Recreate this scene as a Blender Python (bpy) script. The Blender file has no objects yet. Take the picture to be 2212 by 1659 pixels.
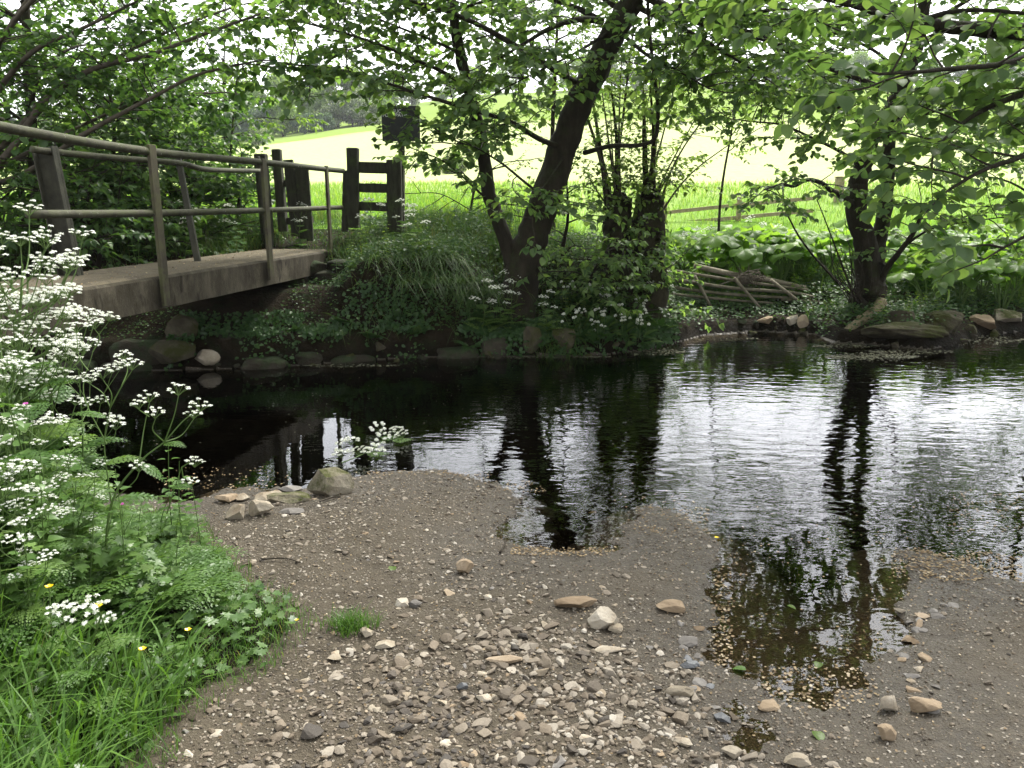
import bpy, math, random
import numpy as np
from mathutils import Vector, Matrix

random.seed(11)
RNG = np.random.default_rng(7)
scene = bpy.context.scene
C = scene.collection
R = math.radians

# ------------------------------------------------------------------ camera, sky, sun, exposure
EYE = np.array([0.0, 0.0, 1.7])
PITCH = R(12.3)
cam_d = bpy.data.cameras.new("camera")
cam = bpy.data.objects.new("camera", cam_d)
C.objects.link(cam)
cam.location = EYE
cam.rotation_euler = (R(90) - PITCH, 0, 0)
cam_d.sensor_width = 36
cam_d.lens = 29.1
cam_d.clip_start = 0.05
cam_d.clip_end = 3000
scene.camera = cam

SUN_EL, SUN_AZ = R(52), R(30)          # azimuth from +Y towards +X
world = bpy.data.worlds.new("World")
scene.world = world
world.use_nodes = True
wn = world.node_tree
wn.nodes.clear()
sky = wn.nodes.new("ShaderNodeTexSky")
sky.sky_type = 'NISHITA'
sky.sun_disc = False
sky.sun_elevation = SUN_EL
sky.sun_rotation = SUN_AZ
sky.dust_density = 3.0
hsv = wn.nodes.new("ShaderNodeHueSaturation")
hsv.inputs["Saturation"].default_value = 0.12     # overcast: hardly any blue left
hsv.inputs["Value"].default_value = 1.0
bg = wn.nodes.new("ShaderNodeBackground")
bg.inputs["Strength"].default_value = 0.15
wo = wn.nodes.new("ShaderNodeOutputWorld")
wn.links.new(sky.outputs[0], hsv.inputs["Color"])
wn.links.new(hsv.outputs[0], bg.inputs["Color"])
wn.links.new(bg.outputs[0], wo.inputs["Surface"])

sun_d = bpy.data.lights.new("sun", 'SUN')
sun_d.energy = 2.4
sun_d.angle = R(12)
sun_d.color = (1.0, 0.96, 0.88)
sun = bpy.data.objects.new("sun", sun_d)
C.objects.link(sun)
sdir = Vector((math.sin(SUN_AZ) * math.cos(SUN_EL), math.cos(SUN_AZ) * math.cos(SUN_EL), math.sin(SUN_EL)))
sun.rotation_euler = sdir.to_track_quat('Z', 'Y').to_euler()

scene.view_settings.view_transform = 'Standard'
scene.view_settings.look = 'None'
scene.view_settings.gamma = 1.0
scene.view_settings.use_curve_mapping = False
scene.view_settings.exposure = 1.85
scene.cycles.max_bounces = 7
scene.cycles.diffuse_bounces = 3
scene.cycles.glossy_bounces = 3
scene.cycles.transmission_bounces = 4
scene.cycles.transparent_max_bounces = 6
scene.cycles.caustics_reflective = False
scene.cycles.caustics_refractive = False

# ------------------------------------------------------------------ geometry helpers
FOC, CX, CY = 1789.0, 1106.0, 829.5      # focal length and centre of the 2212 x 1659 view used for measuring
_f = np.array([0, math.cos(PITCH), -math.sin(PITCH)])
_u = np.array([0, math.sin(PITCH), math.cos(PITCH)])


def ray(px, py):
    return np.array([1.0, 0, 0]) * (px - CX) / FOC - _u * (py - CY) / FOC + _f


def P(px, py, Y):
    d = ray(px, py)
    return EYE + d * (Y / d[1])


def Z(px, py, z=0.0):
    d = ray(px, py)
    return EYE + d * ((z - EYE[2]) / d[2])


def pxm(Y):          # metres per measured pixel at distance Y
    return Y / FOC


def smooth(t):
    t = np.clip(t, 0, 1)
    return t * t * (3 - 2 * t)


def _hash(ix, iy, s):
    n = (ix * 374761393 + iy * 668265263 + s * 974711) & 0x7fffffff
    n = (n ^ (n >> 13)) * 1274126177 & 0x7fffffff
    return ((n ^ (n >> 16)) & 0xffff) / 65535.0


def vnoise(x, y, s=0):
    x = np.asarray(x, float); y = np.asarray(y, float)
    ix = np.floor(x).astype(np.int64); iy = np.floor(y).astype(np.int64)
    fx = x - ix; fy = y - iy
    fx = fx * fx * (3 - 2 * fx); fy = fy * fy * (3 - 2 * fy)
    a = _hash(ix, iy, s); b = _hash(ix + 1, iy, s); c = _hash(ix, iy + 1, s); d = _hash(ix + 1, iy + 1, s)
    return (a + (b - a) * fx) * (1 - fy) + (c + (d - c) * fx) * fy


def fbm(x, y, s=0, o=4):
    t, a, n = 0, 0.5, 0
    for k in range(o):
        t = t + a * vnoise(x * 2 ** k, y * 2 ** k, s + k); n += a; a *= 0.5
    return t / n - 0.5


class Geo:
    """Collects vertices and faces (of any fixed size per batch) with a per-vertex value 'var' and a material slot per face."""
    def __init__(self):
        self.v, self.f, self.var, self.n = [], [], [], 0

    def add(self, v, faces, var=0.5, m=0):
        v = np.asarray(v, np.float32).reshape(-1, 3)
        for fa in (faces if isinstance(faces, list) else [faces]):
            fa = np.asarray(fa, np.int64)
            if fa.size:
                self.f.append((fa + self.n, m))
        self.v.append(v)
        self.var.append(np.broadcast_to(np.asarray(var, np.float32), (len(v),)).copy())
        self.n += len(v)


def link(o, parent=None):
    C.objects.link(o)
    if parent is not None:
        o.parent = parent
    return o


def build(name, g, mats, parent=None, base=None, smooth_=True):
    """One mesh object from a Geo. World-space vertices; the origin goes to the parent or to base."""
    V = np.concatenate(g.v) if g.v else np.zeros((0, 3), np.float32)
    org = np.zeros(3)
    if parent is not None:
        org = np.array(parent.get("_org", (0, 0, 0)))
    elif base is not None:
        org = np.array(base, float)
    V = V - org.astype(np.float32)
    me = bpy.data.meshes.new(name)
    me.vertices.add(len(V))
    me.vertices.foreach_set("co", V.astype(np.float32).ravel())
    loops = np.concatenate([f.ravel() for f, m in g.f])
    tot = np.concatenate([np.full(len(f), f.shape[1]) for f, m in g.f])
    mi = np.concatenate([np.full(len(f), m) for f, m in g.f])
    start = np.concatenate([[0], np.cumsum(tot)[:-1]])
    me.loops.add(len(loops))
    me.loops.foreach_set("vertex_index", loops.astype(np.int32))
    me.polygons.add(len(tot))
    me.polygons.foreach_set("loop_start", start.astype(np.int32))
    me.polygons.foreach_set("loop_total", tot.astype(np.int32))
    me.polygons.foreach_set("material_index", mi.astype(np.int32))
    me.polygons.foreach_set("use_smooth", np.full(len(tot), smooth_))
    for m in (mats if isinstance(mats, (list, tuple)) else [mats]):
        me.materials.append(m)
    a = me.attributes.new("var", 'FLOAT', 'POINT')
    a.data.foreach_set("value", np.concatenate(g.var).astype(np.float32))
    me.update(calc_edges=True)
    o = bpy.data.objects.new(name, me)
    link(o, parent)
    if parent is None and base is not None:
        o.location = org
    return o


def tag(o, label=None, cat=None, group=None, kind=None):
    if label: o["label"] = label
    if cat: o["category"] = cat
    if group: o["group"] = group
    if kind: o["kind"] = kind
    return o


def thing(name, label, cat, loc=(0, 0, 0), group=None, local=False):
    o = bpy.data.objects.new(name, None)
    o.empty_display_size = 0.1
    C.objects.link(o)
    o.location = loc
    o["_org"] = (0.0, 0.0, 0.0) if local else tuple(float(c) for c in loc)
    return tag(o, label, cat, group)


KIDS = {}


def copy_tree(o, loc, rz, sc=1.0, label=None, group=None, tilt=(0, 0)):
    """A thing with its parts and sub-parts; copies share mesh data."""
    r = o.copy(); C.objects.link(r)
    r.location = loc; r.rotation_euler = (tilt[0], tilt[1], rz); r.scale = (sc, sc, sc)
    if label: r["label"] = label
    if group: r["group"] = group
    kids = KIDS.get(o.name)
    if kids is None:
        kids = KIDS[o.name] = [(c, list(c.children)) for c in o.children]
    for ch, sub in kids:
        c = ch.copy(); C.objects.link(c); c.parent = r
        for s in sub:
            q = s.copy(); C.objects.link(q); q.parent = c
    return r


class Placer:
    """Hands out the prototypes once themselves, then copies."""
    def __init__(self, protos):
        self.p, self.used, self.i = protos, set(), 0

    def put(self, loc, rz, sc=1.0, label=None, group=None, tilt=(0, 0), k=None):
        k = self.i % len(self.p) if k is None else k
        self.i += 1
        o = self.p[k]
        if k not in self.used:
            self.used.add(k)
            KIDS[o.name] = [(c, list(c.children)) for c in o.children]
            o.location = loc; o.rotation_euler = (tilt[0], tilt[1], rz); o.scale = (sc,) * 3
            if label: o["label"] = label
            if group: o["group"] = group
            return o
        return copy_tree(o, loc, rz, sc, label, group, tilt)


def catmull(pts, n=6):
    p = np.asarray(pts, float)
    if len(p) < 3:
        return np.array([p[0] + (p[-1] - p[0]) * t for t in np.linspace(0, 1, n + 1)])
    q = np.vstack([2 * p[0] - p[1], p, 2 * p[-1] - p[-2]])
    out = []
    for i in range(1, len(q) - 2):
        a, b, c, d = q[i - 1], q[i], q[i + 1], q[i + 2]
        for t in np.linspace(0, 1, n, endpoint=False):
            out.append(0.5 * (2 * b + (c - a) * t + (2 * a - 5 * b + 4 * c - d) * t * t + (3 * b - a - 3 * c + d) * t ** 3))
    out.append(p[-1])
    return np.array(out)


def tube(g, pts, rad, seg=6, var=0.5, m=0, cap=False, rough=0.0):
    pts = np.asarray(pts, float)
    n = len(pts)
    rad = np.broadcast_to(np.asarray(rad, float), (n,)) if np.ndim(rad) == 0 or len(np.atleast_1d(rad)) == n else np.linspace(rad[0], rad[1], n)
    t = np.gradient(pts, axis=0)
    t /= np.linalg.norm(t, axis=1, keepdims=True) + 1e-9
    ref = np.array([0.0, 0, 1]) if abs(t[:, 2]).mean() < 0.8 else np.array([1.0, 0.1, 0])
    a = np.cross(t, ref); a /= np.linalg.norm(a, axis=1, keepdims=True) + 1e-9
    b = np.cross(t, a)
    th = np.arange(seg) * 2 * math.pi / seg
    rr = rad[:, None] * np.ones((1, seg))
    if rough:
        s = random.randint(0, 9999)
        zz = np.cumsum(np.r_[0, np.linalg.norm(np.diff(pts, axis=0), axis=1)])
        rr = rr * (1 + rough * 2 * (vnoise(th[None, :] * 1.6 + np.zeros((n, 1)), zz[:, None] * 2.2 + 0 * th[None, :], s) - .5)
                   + rough * .9 * (vnoise(th[None, :] * 4 + np.zeros((n, 1)), zz[:, None] * 5 + 0 * th[None, :], s + 3) - .5))
    v = pts[:, None, :] + rr[..., None] * (np.cos(th)[None, :, None] * a[:, None, :] + np.sin(th)[None, :, None] * b[:, None, :])
    v = v.reshape(-1, 3)
    i = np.arange(n - 1)[:, None] * seg
    j = np.arange(seg)[None, :]
    k = (j + 1) % seg
    f = np.stack([i + j, i + k, i + seg + k, i + seg + j], -1).reshape(-1, 4)
    fs = [f]
    if cap:
        fs += [np.arange(seg)[None, ::-1], ((n - 1) * seg + np.arange(seg))[None, :]]
    g.add(v, fs, var, m)


def box(g, a, b, w, h, var=0.5, m=0, up=(0, 0, 1), nz=0, bev=0.0):
    """A squared timber from a to b, w across, h along up, with chamfered edges and a little unevenness."""
    a = np.asarray(a, float); b = np.asarray(b, float)
    t = b - a; L = np.linalg.norm(t); t = t / L
    up = np.asarray(up, float); s = np.cross(t, up)
    s /= np.linalg.norm(s); up = np.cross(s, t)
    bev = bev or min(w, h) * 0.1
    hw, hh = w / 2, h / 2
    prof = np.array([(-hw + bev, -hh), (hw - bev, -hh), (hw, -hh + bev), (hw, hh - bev), (hw - bev, hh), (-hw + bev, hh), (-hw, hh - bev), (-hw, -hh + bev)])
    ts = np.array([0, bev * .7, L * .25, L * .5, L * .75, L - bev * .7, L])
    sc = np.array([1 - bev / hw, 1, 1, 1, 1, 1, 1 - bev / hw])
    v = []
    for tt, k in zip(ts, sc):
        for (x, y) in prof:
            v.append(a + t * tt + s * (x * k + random.uniform(-nz, nz)) + up * (y * k + random.uniform(-nz, nz)))
    n, seg = len(ts), 8
    i = np.arange(n - 1)[:, None] * seg
    j = np.arange(seg)[None, :]; k = (j + 1) % seg
    f = np.stack([i + j, i + k, i + seg + k, i + seg + j], -1).reshape(-1, 4)
    g.add(v, [f, np.arange(seg)[None, ::-1], ((n - 1) * seg + np.arange(seg))[None, :]], var, m)


# leaf shapes: x along the leaf, y across, z up; unit length
def _leaf_tpl(side, fold=0.12, droop=0.18, xs=None):
    n = len(side)
    xs = np.linspace(0, 1, n) if xs is None else np.asarray(xs)
    v, f = [], []
    for i, (x, w) in enumerate(zip(xs, side)):
        z = -droop * x * x
        v += [(x, 0, z), (x, w, z + fold * w * 2), (x, -w, z + fold * w * 2)]
    for i in range(n - 1):
        a, b = 3 * i, 3 * (i + 1)
        f += [(a, b, b + 1, a + 1), (a, a + 2, b + 2, b)]
    return np.array(v, float), np.array(f)


LEAF_SMALL = (np.array([(0, 0, 0), (.32, .34, .05), (.75, .26, 0), (1, 0, -.16), (.75, -.26, 0), (.32, -.34, .05)]), np.array([(0, 3, 2, 1), (0, 5, 4, 3)]))
LEAF_ROUND = _leaf_tpl([0.02, .33, .42, .36, .2, 0.02], .14, .2, [0, .16, .42, .68, .86, 1.0])
LEAF_LANCE = _leaf_tpl([0.015, .17, .2, .12, 0.01], .2, .25)
LEAF_HEART = _leaf_tpl([0.05, .36, .34, .27, .15, .01], .12, .25, [0, .1, .32, .55, .78, 1])
LEAF_LOBED = (np.array([(0, 0, 0), (.25, .12, .02), (.2, .5, .0), (.42, .42, .03), (.5, .62, -.03), (.6, .3, .03), (.82, .34, -.02), (.85, .12, .02), (1, 0, -.08),
                        (.85, -.12, .02), (.82, -.34, -.02), (.6, -.3, .03), (.5, -.62, -.03), (.42, -.42, .03), (.2, -.5, 0), (.25, -.12, .02), (.5, 0, -.02)]),
              np.array([(16, 0, 1), (16, 1, 2), (16, 2, 3), (16, 3, 4), (16, 4, 5), (16, 5, 6), (16, 6, 7), (16, 7, 8), (16, 8, 9), (16, 9, 10), (16, 10, 11),
                        (16, 11, 12), (16, 12, 13), (16, 13, 14), (16, 14, 15), (16, 15, 0)]))


def leaves(g, pos, dirs, nrm, size, tpl, var=None, m=0, width=1.0):
    pos = np.asarray(pos, float); n = len(pos)
    if n == 0: return
    d = np.asarray(dirs, float); d = d / (np.linalg.norm(d, axis=1, keepdims=True) + 1e-9)
    z = np.asarray(nrm, float); z = z - d * (z * d).sum(1, keepdims=True)
    z /= np.linalg.norm(z, axis=1, keepdims=True) + 1e-9
    y = np.cross(z, d)
    tv, tf = tpl
    size = np.broadcast_to(np.asarray(size, float), (n,))
    wv = np.broadcast_to(np.asarray(width, float), (n,))
    V = pos[:, None, :] + size[:, None, None] * (tv[None, :, 0:1] * d[:, None] + tv[None, :, 1:2] * y[:, None] * wv[:, None, None] + tv[None, :, 2:3] * z[:, None])
    F = (tf[None] + (np.arange(n) * len(tv))[:, None, None]).reshape(-1, tf.shape[1])
    if var is None: var = RNG.random(n)
    g.add(V.reshape(-1, 3), F, np.repeat(np.broadcast_to(var, (n,)), len(tv)), m)


def blades(g, base, height, lean, width, var, m=0, curl=1.0):
    """Grass blades: bent tapering strips. lean = horizontal offset vector of the tip."""
    base = np.asarray(base, float); n = len(base)
    if n == 0: return
    lean = np.asarray(lean, float)
    side = np.stack([-lean[:, 1], lean[:, 0], np.zeros(n)], 1)
    side /= np.linalg.norm(side, axis=1, keepdims=True) + 1e-9
    ts = np.array([0, .35, .7, 1.0]); ws = np.array([.8, 1, .7, 0.06])
    V = np.zeros((n, 8, 3))
    for i, (t, w) in enumerate(zip(ts, ws)):
        c = base.copy()
        c[:, :2] += lean * (t ** 1.9)
        ll = np.linalg.norm(lean, axis=1)
        drop = curl * np.maximum(0, ll / np.maximum(height, 1e-3) - .5) * t ** 3 * height * .5
        c[:, 2] += height * (t - .12 * t * t) - drop
        V[:, 2 * i] = c + side * (width * w)[:, None] * .5
        V[:, 2 * i + 1] = c - side * (width * w)[:, None] * .5
    F = np.array([(0, 1, 3, 2), (2, 3, 5, 4), (4, 5, 7, 6)])
    F = (F[None] + (np.arange(n) * 8)[:, None, None]).reshape(-1, 4)
    g.add(V.reshape(-1, 3), F, np.repeat(var, 8), m)


def ico(sub):
    t = (1 + 5 ** .5) / 2
    v = [(-1, t, 0), (1, t, 0), (-1, -t, 0), (1, -t, 0), (0, -1, t), (0, 1, t), (0, -1, -t), (0, 1, -t), (t, 0, -1), (t, 0, 1), (-t, 0, -1), (-t, 0, 1)]
    f = [(0, 11, 5), (0, 5, 1), (0, 1, 7), (0, 7, 10), (0, 10, 11), (1, 5, 9), (5, 11, 4), (11, 10, 2), (10, 7, 6), (7, 1, 8), (3, 9, 4), (3, 4, 2), (3, 2, 6), (3, 6, 8), (3, 8, 9), (4, 9, 5), (2, 4, 11), (6, 2, 10), (8, 6, 7), (9, 8, 1)]
    v = [np.array(p) / np.linalg.norm(p) for p in v]
    for _ in range(sub):
        mid, nf = {}, []

        def mp(a, b):
            k = (min(a, b), max(a, b))
            if k not in mid:
                p = v[a] + v[b]; v.append(p / np.linalg.norm(p)); mid[k] = len(v) - 1
            return mid[k]
        for a, b, c in f:
            x, y, z = mp(a, b), mp(b, c), mp(c, a)
            nf += [(a, x, z), (b, y, x), (c, z, y), (x, y, z)]
        f = nf
    return np.array(v), np.array(f)


ICO = {k: ico(k) for k in (0, 1, 2, 3, 4)}


def rock_shape(sub, rng, cuts=9, lo=.5, hi=.85, rough=.03):
    v, f = ICO[sub]
    v = v.copy()
    for _ in range(cuts):
        n = rng.normal(size=3); n /= np.linalg.norm(n)
        d = rng.uniform(lo, hi)
        k = v @ n - d
        v = v - np.where(k > 0, k, 0)[:, None] * n * .96
    if rough:
        s = int(rng.integers(0, 9999))
        nn = (vnoise(v[:, 0] * 3 + v[:, 2] * 2, v[:, 1] * 3 - v[:, 2] * 1.5, s) - .5) * 2 * rough + (vnoise(v[:, 0] * 8 + v[:, 2] * 5, v[:, 1] * 8 - v[:, 2] * 4, s + 1) - .5) * rough
        v = v * (1 + nn)[:, None]
    v = v / np.abs(v).max(0)
    return v, f


# ------------------------------------------------------------------ materials
def mat(name):
    m = bpy.data.materials.new(name)
    m.use_nodes = True
    nt = m.node_tree
    nt.nodes.clear()
    out = nt.nodes.new("ShaderNodeOutputMaterial")
    return m, nt, out


def nd(nt, t, **kw):
    n = nt.nodes.new(t)
    for k, v in kw.items():
        if k in n.inputs: n.inputs[k].default_value = v
        else: setattr(n, k, v)
    return n


def ramp(nt, src, stops):
    r = nt.nodes.new("ShaderNodeValToRGB")
    e = r.color_ramp.elements
    while len(e) < len(stops): e.new(0.5)
    for q, (p, c) in zip(e, stops):
        q.position = p; q.color = (c[0], c[1], c[2], 1)
    nt.links.new(src, r.inputs[0])
    return r.outputs[0]


def noise(nt, scale, detail=4, vec=None, rough=.55, out="Fac"):
    n = nd(nt, "ShaderNodeTexNoise", Scale=scale, Detail=detail, Roughness=rough)
    if vec is not None: nt.links.new(vec, n.inputs["Vector"])
    return n.outputs[out]


def mathn(nt, op, a, b=None, clamp=False):
    n = nt.nodes.new("ShaderNodeMath"); n.operation = op; n.use_clamp = clamp
    for i, x in enumerate((a, b)):
        if x is None: continue
        if isinstance(x, (int, float)): n.inputs[i].default_value = x
        else: nt.links.new(x, n.inputs[i])
    return n.outputs[0]


def mixc(nt, fac, a, b, mode='MIX'):
    n = nt.nodes.new("ShaderNodeMix"); n.data_type = 'RGBA'; n.blend_type = mode
    for i, x in ((0, fac), (6, a), (7, b)):
        if isinstance(x, (int, float)): n.inputs[i].default_value = x
        elif isinstance(x, tuple): n.inputs[i].default_value = (*x, 1)
        else: nt.links.new(x, n.inputs[i])
    return n.outputs[2]


def obj_vec(nt):
    return nd(nt, "ShaderNodeNewGeometry").outputs["Position"]


def leaf_mat(name, stops, trans=.45, tcol=(1.55, 1.55, .8), gloss=.022, rough=.4):
    m, nt, out = mat(name)
    at = nd(nt, "ShaderNodeAttribute", attribute_name="var")
    col = ramp(nt, at.outputs["Fac"], stops)
    nz = noise(nt, 40, 2, obj_vec(nt))
    col = mixc(nt, mathn(nt, 'MULTIPLY', nz, .35), col, (stops[0][1][0] * .6, stops[0][1][1] * .6, stops[0][1][2] * .6))
    df = nd(nt, "ShaderNodeBsdfDiffuse"); tr = nd(nt, "ShaderNodeBsdfTranslucent"); gl = nd(nt, "ShaderNodeBsdfGlossy", Roughness=rough)
    tc = mixc(nt, 1.0, col, tcol, 'MULTIPLY')
    nt.links.new(col, df.inputs["Color"]); nt.links.new(tc, tr.inputs["Color"])
    m1 = nd(nt, "ShaderNodeMixShader"); m1.inputs[0].default_value = trans
    nt.links.new(df.outputs[0], m1.inputs[1]); nt.links.new(tr.outputs[0], m1.inputs[2])
    m2 = nd(nt, "ShaderNodeMixShader"); m2.inputs[0].default_value = gloss
    nt.links.new(m1.outputs[0], m2.inputs[1]); nt.links.new(gl.outputs[0], m2.inputs[2])
    nt.links.new(m2.outputs[0], out.inputs[0])
    return m


def solid(name, stops, scale=6, rough=.85, bump=.4, bscale=30, spec=.3, stretch=None, moss=None, moss_amt=.5, dist=.02, use_var=0.0, speck=None):
    m, nt, out = mat(name)
    vec = obj_vec(nt)
    if stretch:
        mp = nd(nt, "ShaderNodeMapping"); mp.inputs["Scale"].default_value = stretch
        nt.links.new(vec, mp.inputs["Vector"]); vec = mp.outputs[0]
    n1 = noise(nt, scale, 6, vec, .65)
    fac = n1
    if use_var:
        at = nd(nt, "ShaderNodeAttribute", attribute_name="var")
        fac = mathn(nt, 'ADD', mathn(nt, 'MULTIPLY', n1, 1 - use_var), mathn(nt, 'MULTIPLY', at.outputs["Fac"], use_var))
    col = ramp(nt, fac, stops)
    if speck:
        n4 = noise(nt, speck[0], 3, vec, .6)
        col = mixc(nt, ramp(nt, n4, [(speck[1], (0, 0, 0)), (speck[1] + .06, (1, 1, 1))]), col, speck[2])
    if moss:
        n3 = noise(nt, scale * .55 + 1.2, 5, obj_vec(nt), .7)
        geo = nd(nt, "ShaderNodeNewGeometry")
        sx = nd(nt, "ShaderNodeSeparateXYZ"); nt.links.new(geo.outputs["Normal"], sx.inputs[0])
        f = mathn(nt, 'ADD', n3, mathn(nt, 'MULTIPLY', sx.outputs[2], .14))
        f = ramp(nt, f, [(1 - moss_amt - .08, (0, 0, 0)), (1 - moss_amt + .1, (1, 1, 1))])
        col = mixc(nt, f, col, moss)
    b = nd(nt, "ShaderNodeBsdfPrincipled", Roughness=rough)
    b.inputs["Specular IOR Level"].default_value = spec
    nt.links.new(col, b.inputs["Base Color"])
    if bump:
        n2 = noise(nt, bscale, 5, vec, .7)
        bp = nd(nt, "ShaderNodeBump", Strength=bump, Distance=dist)
        nt.links.new(n2, bp.inputs["Height"]); nt.links.new(bp.outputs[0], b.inputs["Normal"])
    nt.links.new(b.outputs[0], out.inputs[0])
    return m


M = {}
M['leaf'] = leaf_mat("alder_leaf", [(0, (.07, .13, .046)), (.5, (.115, .2, .066)), (1, (.175, .26, .085))], .58)
M['leaf_dark'] = leaf_mat("hazel_leaf", [(0, (.038, .085, .024)), (.6, (.068, .138, .036)), (1, (.115, .2, .048))], .52)
M['leaf_light'] = leaf_mat("young_leaf", [(0, (.075, .135, .025)), (.5, (.11, .185, .035)), (1, (.16, .24, .05))], .55)
M['herb'] = leaf_mat("herb_leaf", [(0, (.05, .11, .026)), (.5, (.095, .18, .042)), (1, (.16, .25, .065))], .42, gloss=.03)
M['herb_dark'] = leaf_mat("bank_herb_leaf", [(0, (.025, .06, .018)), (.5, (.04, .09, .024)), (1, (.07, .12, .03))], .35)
M['grass'] = leaf_mat("grass_blade", [(0, (.05, .12, .02)), (.5, (.085, .18, .03)), (.88, (.13, .23, .05)), (1, (.26, .23, .1))], .38)
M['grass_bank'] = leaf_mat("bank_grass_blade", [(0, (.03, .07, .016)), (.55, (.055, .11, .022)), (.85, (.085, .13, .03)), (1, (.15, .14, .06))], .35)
M['field_grass'] = leaf_mat("field_grass_blade", [(0, (.09, .19, .025)), (.6, (.15, .27, .035)), (1, (.26, .32, .07))], .45)
M['butterbur'] = leaf_mat("butterbur_leaf", [(0, (.08, .16, .026)), (.5, (.135, .25, .04)), (1, (.2, .32, .06))], .58)
M['far_leaf'] = leaf_mat("far_tree_leaf", [(0, (.1, .18, .03)), (.5, (.16, .26, .05)), (1, (.23, .33, .07))], .45)
M['far_dark'] = leaf_mat("far_dark_leaf", [(0, (.035, .07, .04)), (.5, (.06, .11, .055)), (1, (.09, .15, .065))], .3)
M['far_bloom'] = leaf_mat("hawthorn_leaf_and_bloom", [(0, (.06, .1, .04)), (.55, (.13, .2, .06)), (.85, (.4, .45, .33)), (1, (.62, .63, .55))], .35)
M['white'] = leaf_mat("white_petal", [(0, (.62, .66, .5)), (.3, (.78, .8, .72)), (1, (.86, .87, .82))], .35, (1, 1, .95), .02)
M['yellow'] = leaf_mat("yellow_petal", [(0, (.75, .48, .01)), (1, (.85, .62, .02))], .2, (1, 1, .6), .1, .25)
M['pink'] = leaf_mat("pink_petal", [(0, (.55, .1, .4)), (1, (.65, .2, .5))], .3, (1, 1, 1), .02)
M['stem'] = leaf_mat("green_stem", [(0, (.07, .13, .03)), (1, (.13, .19, .06))], .15)
M['dry'] = leaf_mat("dry_stalk", [(0, (.28, .22, .13)), (1, (.42, .35, .22))], .1)
M['seed'] = leaf_mat("fallen_elm_seed", [(0, (.1, .065, .03)), (.4, (.22, .155, .08)), (.8, (.34, .26, .15)), (1, (.46, .38, .25))], .2, (1, .95, .75), .03)

M['scum'] = leaf_mat("stream_scum", [(0, (.06, .06, .04)), (.5, (.12, .12, .085)), (1, (.22, .22, .15))], .1)
M['bark'] = solid("alder_bark", [(.3, (.012, .01, .006)), (.55, (.028, .023, .015)), (.8, (.055, .047, .032))], 9, .9, 1.0, 24, .2, (1, 1, .3), moss=(.026, .032, .011), moss_amt=.4, dist=.03)
M['bark_twig'] = solid("twig_bark", [(.3, (.02, .016, .011)), (.7, (.05, .042, .03))], 14, .9, .3, 40, .2)
M['bark_pale'] = solid("shoot_bark", [(.3, (.05, .042, .03)), (.7, (.12, .1, .075))], 14, .85, .3, 40, .2)
M['bark_ivy'] = solid("stump_bark", [(.3, (.02, .018, .012)), (.7, (.055, .048, .03))], 8, .95, 1.0, 18, .1, moss=(.026, .036, .012), moss_amt=.4, dist=.04)
M['log'] = solid("debarked_log", [(.3, (.14, .11, .065)), (.7, (.3, .25, .16))], 7, .8, .6, 20, .2, (1, 1, 1), moss=(.07, .075, .03), moss_amt=.34)
M['pole'] = solid("weathered_pole", [(.3, (.12, .1, .07)), (.7, (.28, .25, .19))], 10, .85, .5, 30, .2)
M['pole_dark'] = solid("mossy_pole", [(.3, (.09, .078, .055)), (.7, (.22, .195, .145))], 10, .85, .5, 30, .2, moss=(.07, .075, .035), moss_amt=.36)
M['fence'] = solid("sawn_fence_timber", [(.3, (.17, .14, .08)), (.7, (.32, .27, .17))], 8, .85, .4, 40, .2)
M['post'] = solid("old_oak_post", [(.3, (.02, .02, .014)), (.6, (.045, .044, .03)), (.85, (.09, .085, .06))], 7, .9, .8, 30, .2, (3, 3, .5), moss=(.05, .065, .025), moss_amt=.4)
M['rail'] = solid("lichen_covered_steel", [(.3, (.02, .019, .011)), (.5, (.043, .041, .025)), (.75, (.08, .077, .05))], 14, .8, .5, 60, .3, moss=(.045, .05, .02), moss_amt=.47, dist=.006, speck=(26, .66, (.33, .33, .28)))
M['rail_post'] = solid("algae_stained_steel", [(.3, (.024, .019, .012)), (.5, (.05, .043, .026)), (.75, (.085, .076, .045))], 9, .8, .5, 50, .3, (1, 1, .45), moss=(.065, .068, .027), moss_amt=.46, dist=.006)
M['rail_dark'] = solid("dark_painted_steel", [(.3, (.016, .0165, .01)), (.7, (.048, .047, .03))], 10, .7, .4, 50, .3)
M['zinc'] = solid("grey_clamp", [(.3, (.22, .23, .22)), (.7, (.4, .41, .4))], 20, .6, .2, 60, .4)
M['concrete'] = solid("stained_concrete", [(.3, (.022, .0185, .012)), (.5, (.062, .0535, .038)), (.7, (.12, .105, .077))], 4.5, .92, .7, 60, .15, (1, 1, .45), moss=(.035, .03, .018), moss_amt=.44, dist=.012, speck=(5.5, .58, (.02, .017, .011)))
M['deck'] = solid("gritty_deck", [(.3, (.04, .034, .023)), (.5, (.078, .066, .046)), (.75, (.135, .116, .085))], 9, .95, .8, 70, .15, moss=(.1, .085, .055), moss_amt=.4, dist=.01, speck=(70, .66, (.42, .38, .33)))
M['wall'] = solid("mossy_masonry", [(.3, (.016, .014, .01)), (.6, (.036, .031, .022)), (.85, (.07, .062, .046))], 5, .95, .9, 26, .15, moss=(.024, .036, .015), moss_amt=.42, use_var=.3, dist=.03)
M['limestone'] = solid("pale_limestone", [(.25, (.18, .15, .105)), (.5, (.32, .28, .215)), (.8, (.46, .42, .35))], 7, .9, .6, 22, .2, use_var=.3, dist=.012, moss=(.2, .16, .11), moss_amt=.35)
M['tanstone'] = solid("tan_sandstone", [(.25, (.14, .1, .062)), (.5, (.23, .175, .115)), (.8, (.34, .28, .205))], 9, .9, .6, 26, .2, use_var=.3, dist=.012)
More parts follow.
